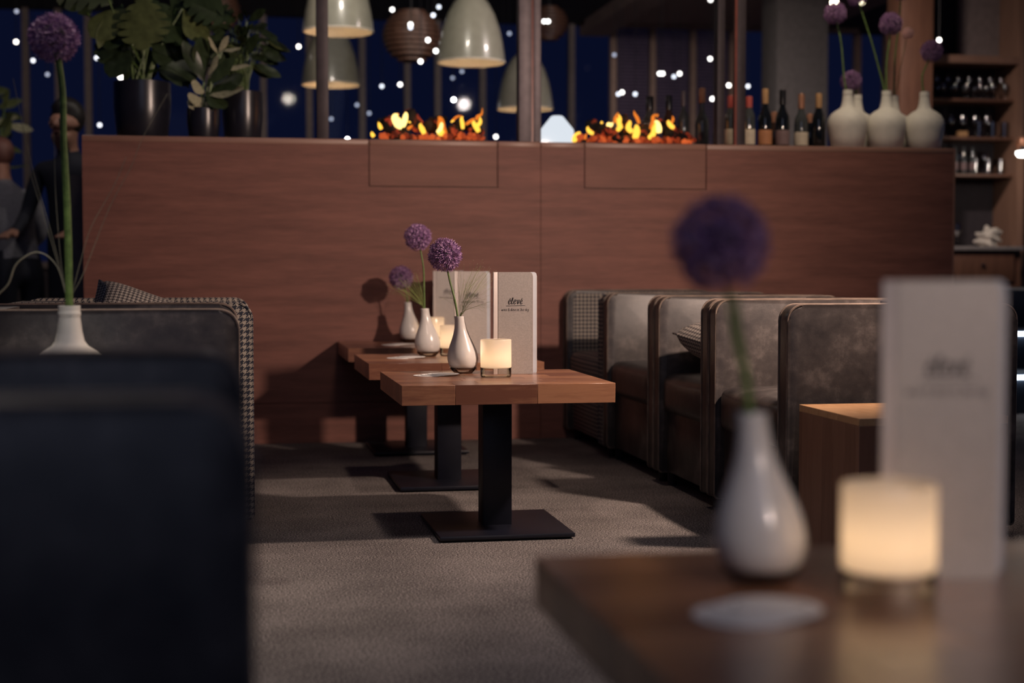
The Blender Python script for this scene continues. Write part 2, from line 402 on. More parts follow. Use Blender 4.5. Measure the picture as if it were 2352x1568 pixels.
# soffit beams at the right
p = aty(1400, 85, FY - .15); xb = p.x; zb = p.z
struct('trim_1', B(xb - .30, xb - .02, 8.6, FY - .1, zb + .01, zb + .16), 'soffit')
struct('trim_2', B(xb - .3, xb + 2.6, FY - .32, FY - .14, aty(1500, 60, FY - .3).z, aty(1500, 32, FY - .3).z), 'soffit')
struct('ceiling_lower', B(xb, 6, 8.6, FY - .4, 3.275, 3.302), 'soffit')
c0 = aty(1783, 300, 12.6).x; c1 = aty(1902, 300, 12.6).x
struct('wall_column', B(c0, c1, 12.6, 13.0, 0, 3.3, bev=.02), 'column_grey')
c0 = aty(2068, 300, 10.2).x; c1 = aty(2142, 300, 10.2).x
struct('wall_post', B(c0, c1, 10.2, 10.45, 0, 3.3, bev=.01), 'dark_wood')

# steps with light strips at the far right
SY = 8.05
sx0 = aty(2235, 800, SY).x
st = sempty('floor_steps', (sx0, SY, 0))
for k in range(3):
    zt = aty(2340, 880, SY + .32 * k).z
    z1 = .235 * (k + 1)
    obj('step', B(0, 2.2, .32 * k, .32 * k + 1.2, .235 * k, z1, bev=.006), 'step_dark', st)
    if k < 2:
        tag2 = obj('light_strip', B(0, 2.2, .32 * k - .012, .32 * k + .004, z1 - .032, z1 - .014), 'led_white', st)
        tag2['label'] = 'bright white light strip under the step nosing'

# ------------------------------------------------------------------ tables
TT = .488; TH_ = .060; TX0, TX1 = .512, 1.170; TD = .645
def make_table(x0, y0, label, group, seed, w_=TX1 - TX0, d_=TD):
    cx, cy = x0 + w_ / 2, y0 + d_ / 2
    t = thing('lounge_table', label, 'table', (cx, cy, 0), 0, group)
    r = random.Random(seed); rows = 8; rw = d_ / rows
    for k in range(rows):
        cuts = sorted([-.5] + [(.5 if False else q) for q in ((-.5 + r.uniform(.22, .42)), (.5 - r.uniform(.20, .40)))] + [.5])
        for a, c in zip(cuts, cuts[1:]):
            g = .0002
            obj('stave', B(a * w_ + g, c * w_ - g, -d_ / 2 + k * rw + g, -d_ / 2 + (k + 1) * rw - g, TT - TH_, TT, bev=.0008, seg=1), 'oak_table', t)
    obj('column', B(-.047, .047, -.047, .047, .012, TT - TH_ - .008, bev=.003), 'black_metal', t, (.005, -.03, 0))
    obj('mounting_plate', B(-.16, .16, -.16, .16, TT - TH_ - .01, TT - TH_), 'black_metal', t)
    b_ = obj('base_plate', B(-.212, .212, -.235, .235, .006, .020, bev=.003), 'black_metal', t, (.005, -.03, 0))
    obj('foot_pad', B(-.19, .19, -.21, .21, 0, .007), 'black_metal', b_)
    return t
make_table(TX0, 4.52, 'thick oak lounge table standing frontmost of the row before the wooden divider', None, 1)
make_table(TX0, 5.585, 'thick oak lounge table standing between two others in the row', None, 2)
make_table(TX0 + .01, 6.685, 'thick oak lounge table pushed up against the wooden divider', None, 3)
fx = atz(1229, 1278, TT)
make_table(fx.x, fx.y - .80, 'blurred dark oak table in the foreground holding vase, candle and menu', None, 4, .80, .80)

# ------------------------------------------------------------------ table ware
def vlean(z): return -.013 * (max(z, 0) / .188) ** 1.6
VP = [(0, .010), (.028, .010), (.038, .0135), (.0475, .026), (.0515, .043), (.0515, .053), (.048, .071), (.041, .091), (.033, .110), (.026, .128), (.0205, .147), (.0178, .165), (.0168, .180), (.0175, .1865), (.0168, .188), (.0150, .186), (.0140, .165), (.016, .14)]
ME_V = mesh('vase_body', lathe(VP, 40, lean=vlean), 60); ME_V.materials.append(MATS['porcelain'])
ME_VB = mesh('glass_base', lathe([(0, 0), (.026, 0), (.031, .0015), (.0335, .005), (.0405, .012), (.044, .017), (.046, .0205), (.044, .020), (.034, .0145), (.0, .0125)], 40, lean=vlean), 60); ME_VB.materials.append(MATS['clear_glass'])
VGR = 'teardrop vases on the tables'
def bud_vase(p, label):
    t = thing('bud_vase', label, 'vase', p)
    obj('vase_body', ME_V, 'porcelain', t, (0, 0, .003)); obj('glass_base', ME_VB, 'clear_glass', t); return t
CR, CH = .050, .122
def candle_cup(p, label, power, s=1.0):
    t = thing('candle_holder', label, 'candle', p)
    t.scale = (s, s, s)
    obj('frosted_cup', lathe([(0, .032), (.044, .030), (CR - .002, .031), (CR, .034), (CR, CH - .002), (CR - .0012, CH), (CR - .0035, CH - .001)], 44), 'frosted_glass', t, angle=60)
    obj('glass_base', lathe([(0, 0), (CR - .006, 0), (CR - .001, .003), (CR, .008), (CR, .033), (CR - .006, .031), (0, .029)], 44), 'clear_glass', t, angle=50)
    cw = obj('tea_light', lathe([(0, .0325), (.021, .0325), (.021, .046), (.0, .0455)], 24), 'wax', t, angle=50)
    obj('flame', lathe([(0, .047), (.0035, .052), (.0045, .058), (.0025, .067), (0, .075)], 12), 'candle_flame', cw)
    l = light('candle_light', 'POINT', (p[0], p[1], p[2] + .062 * s), power, (1, .78, .59), shadow_soft_size=.012)
    return t
ME_C = mesh('coaster', lathe([(0, 0), (.052, 0), (.0525, .0008), (.052, .0016), (0, .0016)], 40), 30); ME_C.materials.append(MATS['coaster_white'])
def ring(r0, r1, z):
    bm = bmesh.new(); n = 40
    a = [bm.verts.new((r0 * math.cos(2 * math.pi * i / n), r0 * math.sin(2 * math.pi * i / n), z)) for i in range(n)]
    c = [bm.verts.new((r1 * math.cos(2 * math.pi * i / n), r1 * math.sin(2 * math.pi * i / n), z)) for i in range(n)]
    for i in range(n): bm.faces.new((a[i], c[i], c[(i + 1) % n], a[(i + 1) % n]))
    return bm
ME_CP = mesh('printed_ring', ring(.036, .0385, .0018)); ME_CP.materials.append(MATS['coaster_print'])
def coasters(p, label, n=3, dirx=-.024):
    for k in range(n):
        o = obj('drink_coaster', ME_C, 'coaster_white', None, (p[0] + dirx * (n - 1 - k) * -1 + (.002 if k == 1 else 0), p[1] - .005 * k, p[2] + .0018 * (n - 1 - k)))
        tag(o, ('topmost ', 'middle ', 'lowest ')[k] + label, 'coaster', 'round paper coasters fanned out on the tables')
        obj('printed_ring', ME_CP, 'coaster_print', o)

# hand-drawn lettering, one polyline per stroke, x-height 1
GL = {
 'e': (.72, [[(0, .42), (.30, .50), (.50, .74), (.42, .98), (.22, .96), (.06, .62), (.06, .28), (.20, .03), (.40, .05), (.60, .28)]]),
 'E': (.72, [[(0, .42), (.30, .50), (.50, .74), (.42, .98), (.22, .96), (.06, .62), (.06, .28), (.20, .03), (.40, .05), (.60, .28)], [(.22, 1.16), (.50, 1.34)]]),
 'l': (.52, [[(0, .30), (.18, .80), (.30, 1.30), (.26, 1.48), (.15, 1.38), (.08, .9), (.08, .25), (.18, .02), (.38, .22)]]),
 'v': (.80, [[(0, .86), (.10, .95), (.18, .55), (.26, .05), (.40, .22), (.52, .70), (.50, .98), (.66, .86)]]),
 'w': (1.05, [[(0, .9), (.08, .4), (.18, .02), (.34, .5), (.38, .8), (.42, .3), (.52, .02), (.70, .5), (.78, 1)]]),
 'i': (.48, [[(.05, .9), (.06, .3), (.14, .02), (.32, .15)], [(.07, 1.30), (.10, 1.42), (.13, 1.46)]]),
 'n': (.84, [[(.02, .95), (.06, .0)], [(.06, .45), (.24, .92), (.40, .85), (.42, .3), (.50, .02), (.68, .15)]]),
 'd': (.84, [[(.44, .85), (.22, .95), (.03, .5), (.12, .05), (.34, .15), (.48, .6), (.52, 1.6)], [(.52, 1.6), (.46, .4), (.52, .02), (.68, .15)]]),
 't': (.62, [[(.20, 1.5), (.16, .4), (.24, .02), (.44, .15)], [(0, 1.0), (.40, 1.05)]]),
 'h': (.84, [[(.12, 1.6), (.04, .8), (.03, 0)], [(.05, .45), (.24, .92), (.40, .80), (.42, .3), (.50, .02), (.68, .15)]]),
 's': (.68, [[(.44, .88), (.22, .96), (.08, .75), (.25, .52), (.40, .28), (.24, .02), (.02, .10)]]),
 'k': (.80, [[(.12, 1.6), (.04, .8), (.03, 0)], [(.50, .90), (.06, .42), (.30, .35), (.45, .02), (.64, .12)]]),
 'y': (.66, [[(.02, .95), (.06, .45), (.20, .30), (.40, .55), (.48, .95), (.42, .1), (.25, -.6), (.05, -.5), (.30, -.05), (.60, .3)]]),
 '&': (1.0, [[(.85, .55), (.60, .1), (.30, 0), (.05, .25), (.25, .65), (.50, .95), (.45, 1.35), (.25, 1.35), (.22, 1.0), (.50, .45), (.85, 0)]]),
}
def lettering(bm, text, x0, z0, xh, width, th):
    tot = sum(GL[c][0] if c != ' ' else .45 for c in text) * xh
    s = 1; x = x0
    for ch in text:
        if ch == ' ': x += .45 * xh; continue
        adv, strokes = GL[ch]
        for st_ in strokes:
            pts = smooth_path([(x + (px_ + .12 * pz_) * xh, 0, z0 + pz_ * xh) for px_, pz_ in st_], 4)
            L = []; Rr = []
            for i, p_ in enumerate(pts):
                t_ = (pts[min(i + 1, len(pts) - 1)] - pts[max(i - 1, 0)])
                nrm = Vector((-t_.z, 0, t_.x)); nrm = nrm.normalized() if nrm.length > 1e-9 else Vector((1, 0, 0))
                w_ = width * (.5 if i in (0, len(pts) - 1) else 1) * .5 * (.75 + .35 * abs(t_.normalized().z if t_.length > 1e-9 else 0))
                L.append(bm.verts.new(p_ + nrm * w_)); Rr.append(bm.verts.new(p_ - nrm * w_))
            for i in range(len(pts) - 1): bm.faces.new((L[i], L[i + 1], Rr[i + 1], Rr[i]))
        x += adv * xh
    return x
def text_w(text): return sum(GL[c][0] if c != ' ' else .45 for c in text)
MW, MH = .116, .338
bm = bmesh.new()
xh = .0142; wv = text_w('ElEvE'.replace('E', 'e')) * xh
T1 = 'ElevE'
lettering(bm, T1, MW * .50 - text_w(T1) * xh / 2, .232, xh, .0025, .0003)
for q in ((MW * .50 - .032, MW * .50 + .032),):
    v4 = [bm.verts.new((q[0], 0, .2255)), bm.verts.new((q[1], 0, .2265)), bm.verts.new((q[1], 0, .2280)), bm.verts.new((q[0], 0, .2270))]; bm.faces.new(v4)
T2 = 'wine & dine in the sky'; xh2 = .092 / text_w(T2)
lettering(bm, T2, MW * .50 - .047, .2095, xh2, .0008, .0003)
ME_TXT = mesh('lettering', bm); ME_TXT.materials.append(MATS['ink'])
def cover_poly(w_): return [(0, 0), (w_, 0)] + [(w_ - .010 + .010 * math.cos(R(a)), MH - .010 + .010 * math.sin(R(a))) for a in range(0, 91, 15)] + [(0, MH)]
ME_COV = mesh('front_cover', slab(cover_poly(MW), 'y', -.0012, .0012, .0005, seg=1)); ME_COV.materials.append(MATS['menu_cover'])
ME_COVB = ME_COV.copy(); ME_COVB.materials[0] = MATS['menu_back']
ME_PG = mesh('inner_page', slab([(0, .004), (MW - .001, .004), (MW - .001, MH - .004), (0, MH - .004)], 'y', -.0018, .0018)); ME_PG.materials.append(MATS['menu_paper'])
ME_SP = mesh('spine', B(-.018, .0005, -.0022, .0022, 0, MH, bev=.001)); ME_SP.materials.append(MATS['menu_edge'])
ME_ED = mesh('cover_edge', slab([(MW - .0005, .004), (MW + .0012, .004), (MW + .0012, MH - .012), (MW - .0005, MH - .012)], 'y', -.0016, .0016)); ME_ED.materials.append(MATS['menu_edge'])
def menu(p, rz, label):
    t = thing('menu_card', label, 'menu', p, rz)
    f_ = obj('front_cover', ME_COV, 'menu_cover', t, (0, 0, 0), (0, 0, R(-5)))
    obj('lettering', ME_TXT, 'ink', f_, (0, -.0016, 0)); obj('cover_edge', ME_ED, 'menu_edge', f_)
    obj('spine', ME_SP, 'menu_edge', t, (0, .003, 0), (0, 0, R(18)))
    obj('inner_page', ME_PG, 'menu_paper', t, (.0045, .010, 0), (0, 0, R(9)))
    b2 = obj('back_cover', ME_COVB, 'menu_back', t, (.027, .011, 0), (0, 0, R(12)))
    obj('cover_edge', ME_ED, 'menu_edge', b2)
    return t

# allium flowers --------------------------------------------------------
def allium_mesh(seed, Rr=.054, n=330):
    r = random.Random(seed); bm = bmesh.new()
    for i in range(n):
        z = 1 - 2 * (i + .5) / n
        if z < -.90: continue
        ph = i * 2.39996; s = math.sqrt(1 - z * z)
        d = Vector((s * math.cos(ph), s * math.sin(ph), z)) + Vector((r.gauss(0, .06), r.gauss(0, .06), r.gauss(0, .06))); d.normalize()
        rad = Rr * r.uniform(.70, .90)
        a = d.orthogonal().normalized(); b_ = d.cross(a); base = d * rad; off = r.uniform(0, 6.28)
        for k in range(6):
            an = off + k * math.pi / 3; out = a * math.cos(an) + b_ * math.sin(an); sd = d.cross(out)
            L = Rr * r.uniform(.17, .25); wd = Rr * .028
            m_ = base + (out * .50 + d * .55) * L; tip = base + (out * .85 + d * .85) * L
            v0 = bm.verts.new(base); v1 = bm.verts.new(m_ + sd * wd); v2 = bm.verts.new(tip); v3 = bm.verts.new(m_ - sd * wd)
            bm.faces.new((v0, v1, v2, v3))
        v0 = bm.verts.new(d * Rr * .25 + a * .0006); v1 = bm.verts.new(d * Rr * .25 - a * .0006); v2 = bm.verts.new(base - a * .0005); v3 = bm.verts.new(base + a * .0005)
        bm.faces.new((v0, v1, v2, v3))
    me = bpy.data.meshes.new('flower_head'); bm.to_mesh(me); bm.free(); me.materials.append(MATS['allium']); return me
ALL = [allium_mesh(s) for s in (1, 2, 3)]
bm = bmesh.new(); bmesh.ops.create_icosphere(bm, subdivisions=3, radius=1)
ME_CORE = mesh('seed_core', bm); ME_CORE.materials.append(MATS['core_green'])
def allium(base, mids, head, rad, label, k=0, group=None, stem_r=.0035, cat='flower'):
    """base, mids, head in world coordinates"""
    base = Vector(base); head = Vector(head)
    t = thing('allium_flower', label, cat, base, 0, group)
    pts = smooth_path([(0, 0, 0)] + [Vector(q) - base for q in mids] + [head - base], 6)
    obj('stem', tube(pts, [stem_r * (1.1 - .3 * i / len(pts)) for i in range(len(pts))], 8), 'stem_green', t)
    h = obj('flower_head', ALL[k % 3], 'allium', t, head - base, (rnd.uniform(-.2, .2), rnd.uniform(-.2, .2), rnd.uniform(0, 6)), rad / .054)
    obj('seed_core', ME_CORE, 'core_green', h, scale=.030)
    return t
def grass(base, tips, label, r=.0006, mat='grass_green', seeds=0, spread=.03, group=None, rise=.043, rise_x=.0035):
    base = Vector(base); bm = bmesh.new(); bs = bmesh.new(); rr = random.Random(int(base.x * 1000) + len(tips))
    for tp in tips:
        tp = Vector(tp) - base; mid = tp * .5 + Vector((tp.x * -.15, 0, tp.z * .10))
        sd = Vector((tp.x, tp.y, 0)); sd = sd.normalized() * rr.uniform(.004, .0075) if sd.length > 1e-4 else sd
        pts = smooth_path([(sd.x * .3 + rise_x, sd.y * .3, 0), (sd.x, sd.y, rise), (sd.x * 1.5 + tp.x * .08, sd.y * 1.5 + tp.y * .08, rise + .014), mid if mid.z > rise + .03 else tp.lerp(Vector((0, 0, rise + .03)), .4), tp], 5)
        tube(pts, [r * (1.2 - .8 * i / len(pts)) for i in range(len(pts))], 4, bm)
        for q in range(seeds):
            st_ = pts[int(len(pts) * rr.uniform(.45, .85))]; e = tp + Vector((rr.uniform(-1, 1), rr.uniform(-1, 1), rr.uniform(-1, .8))) * spread
            tube([st_, st_.lerp(e, .5) + Vector((0, 0, .002)), e], .00016, 3, bm)
            bmesh.ops.create_icosphere(bs, subdivisions=1, radius=.0008, matrix=Matrix.Translation(e))
    t = thing('grass_spray', label, 'grass', base, 0, group)
    g_ = obj('grass_blades', bm, mat, t); g_['kind'] = 'stuff'
    if seeds:
        s_ = obj('seed_heads', bs, 'seed', t); s_['kind'] = 'stuff'
    return t

# table 1
v1 = atz(1064, 857, TT); bud_vase(v1, 'white teardrop vase on the frontmost table of the divider row')
nk = v1 + Vector((-.013, 0, .150))
allium(nk, [aty(1045, 690, v1.y), aty(1032, 640, v1.y)], aty(1022, 586, v1.y - .02), .056, 'sharp purple allium leaning in the vase on the frontmost table', 0)
tips = [aty(x, y, v1.y + dy) for x, y, dy in ((1075, 690, .02), (1095, 668, .05), (1082, 655, 0), (1066, 640, .03), (1100, 690, -.02), (1056, 660, .04), (1120, 640, .03), (1105, 610, 0), (1085, 620, .02), (1128, 700, .02), (1030, 672, .03))]
grass(nk, tips, 'wispy green grass with tiny seeds beside the sharp allium', seeds=16, spread=.036)
c1 = atz(1139, 866, TT); candle_cup(c1, 'glowing frosted candle cup on the frontmost table beside its menu', .085)
coasters(atz(985, 862, TT), 'round white coaster in the fan on the frontmost table')
m1 = atz(1144, 859, TT); menu(m1, R(3), 'grey menu card with sharp black lettering on the frontmost table')
# table 2
v2 = Vector((aty(983, 816, 6.02).x, 6.02, TT)); bud_vase(v2, 'white teardrop vase on the middle table of the row')
nk = v2 + Vector((-.013, 0, .150))
allium(nk, [aty(974, 660, v2.y), aty(972, 610, v2.y)], aty(960, 545, v2.y), .054, 'taller purple allium standing in the vase on the middle table', 1)
tips = [aty(x, y, v2.y + dy) for x, y, dy in ((905, 655, .0), (915, 640, .03), (930, 645, .06), (945, 630, .02), (955, 625, 0), (960, 640, .03), (922, 665, -.02), (938, 655, 0), (950, 650, -.03), (898, 660, .02), (912, 662, .03), (965, 660, 0), (926, 650, 0), (934, 640, .02))]
grass(nk, tips, 'fan of fine green grass bending out of the middle table vase', r=.0011, seeds=6)
c2 = Vector((aty(1039, 816, 6.065).x, 6.065, TT)); candle_cup(c2, 'glowing frosted candle cup on the middle table, half behind a vase', .095)
coasters(atz(918, 822, TT), 'round white coaster in the fan on the middle table')
m2 = Vector((aty(1053, 800, 6.165).x, 6.165, TT)); menu(m2, R(3), 'blurred grey menu card on the middle table')
# table 3
Y3 = 7.12
p3 = aty(943, 779, Y3); v3 = Vector((p3.x, Y3, TT)); bud_vase(v3, 'white teardrop vase on the table against the divider')
nk = v3 + Vector((-.013, 0, .150))
allium(nk, [aty(934, 675, Y3)], aty(921, 638, Y3), .056, 'blurred lilac allium in the vase on the table against the divider', 2)
tips = [aty(x, y, Y3 + .02) for x, y in ((905, 660), (915, 668), (948, 650), (955, 660))]
grass(nk, tips, 'few grass blades in the vase against the divider', r=.0009)
p = aty(996, 775, Y3 - .06); candle_cup((p.x, Y3 - .06, TT), 'glowing frosted candle cup on the table against the divider', .095)
p = aty(902, 790, 6.95); coasters((p.x, 6.95, TT), 'round white coaster in the fan on the table against the divider')
p = aty(1003, 700, Y3 + .02); menu((p.x, Y3 + .02, TT), R(3), 'blurred grey menu card on the table against the divider')
# foreground table
vf = atz(1748, 1338, TT); bud_vase(vf, 'large blurred white teardrop vase on the foreground table')
nk = vf + Vector((-.013, 0, .150))
allium(nk, [aty(1712, 880, vf.y - .01), aty(1685, 760, vf.y - .02)], aty(1655, 560, vf.y - .03), .052, 'large blurred dark purple allium rising from the foreground vase', 1)
lf = vf + Vector((-.013, 0, .140))
bm = tube(smooth_path([(0, 0, 0), aty(1722, 900, vf.y) - lf, aty(1700, 780, vf.y - .01) - lf, aty(1688, 680, vf.y - .02) - lf], 5), [.0045, .0045, .004, .004, .0035] + [.003] * 11, 6)
tag(obj('leaf_blade', bm, 'stem_green', None, lf), 'blurred green leaf blade beside the foreground allium stem', 'leaf')
cf = atz(2040, 1372, TT); candle_cup(cf, 'large blurred glowing candle cup on the foreground table', .085)
coasters(atz(1702, 1408, TT), 'round white coaster in the blurred foreground fan', 3, -.016)
mf = atz(2052, 1330, TT); menu(mf, R(-6), 'large blurred menu card standing on the foreground table')

# ------------------------------------------------------------------ armchairs
CHH = .73; CD = .735; AT = .078; CB = .055
ARM_PROF = rrect(0, CD, CB, CHH, .048, .012, 7)
ME_ARM = {}
def arm_mesh(mt):
    if mt not in ME_ARM:
        me = mesh('arm', slab(ARM_PROF, 'y', -AT / 2, AT / 2, .010)); me.materials.append(MATS[mt]); ME_ARM[mt] = me
    return ME_ARM[mt]
bm = bmesh.new()
pip_out = [(x, z) for x, z in ARM_PROF]
for s in (-1, 1): tube([(x, s * (AT / 2 - .004), z) for x, z in pip_out], .0036, 6, bm, closed=True)
ME_PIP = {}
for mt in ('piping', 'houndstooth', 'leather_edge'):
    b3 = bmesh.new()
    for s in (-1, 1): tube([(x, s * (AT / 2 - .004), z) for x, z in pip_out], .0036, 6, b3, closed=True)
    me = mesh('piping', b3); me.materials.append(MATS[mt]); ME_PIP[mt] = me
bm.free()
def cushion_bm(x0, x1, y0, y1, z0, z1, puff=.02):
    bm = bmesh.new(); box(bm, x0, x1, y0, y1, z0, z1, bev=min(.035, (z1 - z0) * .4), seg=4)
    cx, cy = (x0 + x1) / 2, (y0 + y1) / 2
    bmesh.ops.subdivide_edges(bm, edges=[e for e in bm.edges if e.calc_length() > .15], cuts=6, use_grid_fill=True)
    for v_ in bm.verts:
        u = max(0, 1 - ((v_.co.x - cx) / ((x1 - x0) / 2)) ** 2); q = max(0, 1 - ((v_.co.y - cy) / ((y1 - y0) / 2)) ** 2)
        if v_.co.z > (z0 + z1) / 2: v_.co.z += puff * u * q
        t = (v_.co.z - z0) / (z1 - z0)
        if v_.co.x < cx: v_.co.x -= .018 * q * max(0, 1 - (2 * t - 1) ** 2)
    return bm
def armchair(front_x, y0, y1, facing, label, mt='leather', back=None, inner=None, depth=1.0):
    w_ = y1 - y0; cy = (y0 + y1) / 2
    t = thing('armchair', label, 'armchair', (front_x, cy, 0), 0 if facing < 0 else math.pi)
    t.scale = (depth, 1, 1)
    hw = w_ / 2
    pm = 'houndstooth' if mt == 'houndstooth' else 'piping'
    for s in (-1, 1):
        am = mt
        if inner and s == inner: am = 'leather'
        a = obj('arm', arm_mesh(am), am, t, (0, s * (hw - AT / 2), 0))
        obj('piping', ME_PIP['piping' if am == 'leather' else pm], pm, a)
        if inner and s == inner:
            obj('inner_panel', slab(rrect(.03, CD - .1, .1, CHH - .012, .04, .01), 'y', -AT / 2 - .006, -AT / 2 + .004), 'houndstooth', t, (0, s * (hw - AT / 2), 0))
    iw = hw - AT + .002
    obj('backrest', slab(rrect(-iw, iw, CB, CHH - .004, .02, .01), 'x', CD - .15, CD - .002, .03, seg=3), mt, t)
    obj('seat_base', B(.03, CD - .12, -iw, iw, CB, .30, bev=.01), mt, t)
    obj('seat_cushion', cushion_bm(.012, CD - .13, -iw, iw, .285, .435), mt, t)
    for sx in (.06, CD - .06):
        for s in (-1, 1):
            obj('foot', lathe([(0, 0), (.018, 0), (.022, CB + .004), (0, CB + .004)], 12), 'black_metal', t, (sx, s * (hw - .06), 0))
    return t
RX = 1.632
armchair(RX, 4.275, 5.028, -1, 'worn brown leather armchair directly behind the wooden cube table')
armchair(RX, 5.034, 5.712, -1, 'brown leather armchair holding a checked cushion, between two leather armchairs')
armchair(RX, 5.718, 6.518, -1, 'brown leather armchair standing beside the checked fabric armchair')
armchair(RX, 6.524, 7.322, -1, 'navy and cream checked fabric armchair in the corner at the divider', 'houndstooth', inner=1)
armchair(.030, 4.04, 4.80, 1, 'dark leather armchair behind the tall white bottle vase', depth=1.08)
armchair(.078, 4.812, 5.59, 1, 'checked fabric armchair behind the dark leather armchair', 'houndstooth', depth=1.05)
armchair(.018, 1.27, 2.055, 1, 'very blurred dark leather armchair filling the foreground', depth=1.08)
# checked cushions
def pillow(label, loc, rot, s=.40, mt='houndstooth_fine'):
    bm = bmesh.new(); n = 16; top = {}; bot = {}
    for i in range(n + 1):
        for j in range(n + 1):
            u = 2 * i / n - 1; v_ = 2 * j / n - 1
            pin = 1 - .07 * (1 - u * u) * abs(v_) ** 2 ; pin2 = 1 - .07 * (1 - v_ * v_) * abs(u) ** 2
            h = .075 * ((1 - u ** 4) * (1 - v_ ** 4)) ** .6
            x = u * s / 2 * pin2; y = v_ * s / 2 * pin
            top[i, j] = bm.verts.new((x, y, h + .003)); bot[i, j] = bm.verts.new((x, y, -h - .003))
    for i in range(n):
        for j in range(n):
            bm.faces.new((top[i, j], top[i + 1, j], top[i + 1, j + 1], top[i, j + 1])); bm.faces.new((bot[i, j], bot[i, j + 1], bot[i + 1, j + 1], bot[i + 1, j]))
    ed = [(i, 0) for i in range(n)] + [(n, j) for j in range(n)] + [(i, n) for i in range(n, 0, -1)] + [(0, j) for j in range(n, 0, -1)]
    for a, c in zip(ed, ed[1:] + ed[:1]): bm.faces.new((top[a], bot[a], bot[c], top[c]))
    return tag(obj('cushion', bm, mt, None, loc, rot, angle=80), label, 'cushion')
pillow('checked cushion lying in the leather armchair seat', (1.87, 5.375, .545), (R(9), R(7), R(20)), .37)
pc = aty(240, 690, 5.2)
pillow('light checked cushion corner poking up above the armchair row', (pc.x + .11, 5.19, .625), (R(42), R(20), R(4)), .36)

# cube side tables
def cube_table(x0, y0, s, h, label):
    t = thing('cube_side_table', label, 'side table', (x0, y0, 0))
    n = 6
    for k in range(n): obj('top_stave', B(0, s, k * s / n + .0003, (k + 1) * s / n - .0003, h - .02, h, bev=.0008, seg=1), 'cube_wood_lit', t)
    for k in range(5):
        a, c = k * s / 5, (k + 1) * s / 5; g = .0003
        obj('front_stave', B(a + g, c - g, 0, .02, 0, h - .0203, bev=.0006, seg=1), 'cube_wood_shaded', t)
        obj('back_stave', B(a + g, c - g, s - .02, s, 0, h - .0203, bev=.0006, seg=1), 'cube_wood_shaded', t)
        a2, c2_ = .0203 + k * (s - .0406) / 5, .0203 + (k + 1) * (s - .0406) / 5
        obj('side_stave', B(0, .02, a2 + g, c2_ - g, 0, h - .0203, bev=.0006, seg=1), 'cube_wood_shaded', t)
        obj('side_stave', B(s - .02, s, a2 + g, c2_ - g, 0, h - .0203, bev=.0006, seg=1), 'cube_wood_shaded', t)
    return t
cube_table(1.629, 3.748, .425, .445, 'solid wooden cube side table with pale top before the leather armchairs')
cube_table(-.62, 3.52, .425, .445, 'wooden cube side table under the tall white bottle vase')

# ------------------------------------------------------------------ bottle vases
BV = [(0, 0), (.078, 0), (.084, .006), (.094, .06), (.1025, .11), (.1035, .135), (.099, .158), (.085, .182), (.062, .200), (.042, .211), (.034, .222), (.029, .245), (.0255, .275), (.0250, .281), (.0265, .284), (.0265, .290), (.0250, .293), (.0255, .297), (.0255, .306), (.0205, .306), (.019, .26), (.021, .225)]
ME_BV = mesh('bottle_vase', lathe(BV, 48), 50); ME_BV.materials.append(MATS['white_matte'])
def bottle_vase(p, label, group=None):
    o = obj('bottle_vase', ME_BV, 'white_matte', None, p); return tag(o, label, 'vase', group)
YL = 3.73
pl = aty(159, 700, YL); bv = Vector((pl.x, YL, .445))
bottle_vase(bv, 'tall white bottle vase on the cube table behind the foreground armchair')
nk = bv + Vector((0, 0, .26))
allium(nk, [aty(155, 500, YL), aty(146, 330, YL), aty(143, 200, YL)], aty(124, 88, YL), .058, 'very tall purple allium in the lone bottle vase', 2, stem_r=.0085)
bm = bmesh.new()
lines = [[(150, 672), (128, 590), (95, 480), (55, 350)], [(151, 672), (132, 590), (108, 500), (70, 370), (30, 180)], [(152, 672), (140, 600), (128, 450), (124, 310)], [(168, 672), (195, 620), (250, 480), (300, 385), (330, 312), (385, 215)], [(166, 672), (185, 600), (210, 520), (260, 430), (290, 360)]]
for ln in lines: tube(smooth_path([aty(x, y, YL) - nk for x, y in ln], 5), .0007, 5, bm)
tube(smooth_path([aty(x, y, YL) - nk for x, y in ((150, 674), (135, 620), (112, 590), (85, 579), (60, 588), (35, 610), (20, 650), (0, 672), (-20, 690))], 5), [.0012 + .0010 * min(1, i / 20) for i in range(41)], 5, bm)
t = thing('grass_spray', 'long thin dry grass strands arching out of the lone bottle vase', 'grass', nk)
g_ = obj('grass_blades', bm, 'grass_dry', t); g_['kind'] = 'stuff'
ZT = WT
vx = []
for k, (x, Y) in enumerate(((1946, 7.50), (2035, 7.50), (2122, 7.50))):
    p = aty(x, 330, Y); vx.append(Vector((p.x, Y, ZT)))
bottle_vase(vx[0], 'white bottle vase on the divider next to the liquor bottles')
bottle_vase(vx[1], 'white bottle vase between two white vases on the divider')
bottle_vase(vx[2], 'white bottle vase at the outer end of the divider')
p = aty(1968, 300, 7.705); vb1 = Vector((p.x, 7.705, ZT)); p = aty(2052, 300, 7.705); vb2 = Vector((p.x, 7.705, ZT))
bottle_vase(vb1, 'white bottle vase half hidden behind the front vases on the divider', 'rear bottle vases on the divider'); bottle_vase(vb2, 'white bottle vase half hidden behind the front vases on the divider', 'rear bottle vases on the divider')
def al2(v_, mids, head, rad, label, k, mat=None):
    return allium(v_ + Vector((0, 0, .27)), [aty(x, y, v_.y) for x, y in mids], aty(head[0], head[1], v_.y), rad, label, k, stem_r=.005)
al2(vx[0], [(1939, 180), (1932, 100)], (1918, 31), .058, 'purple allium on a straight stem above the inner bottle vase', 0)
al2(vb1, [(1964, 200)], (1955, 186), .056, 'short purple allium sitting right at a bottle vase neck', 1)
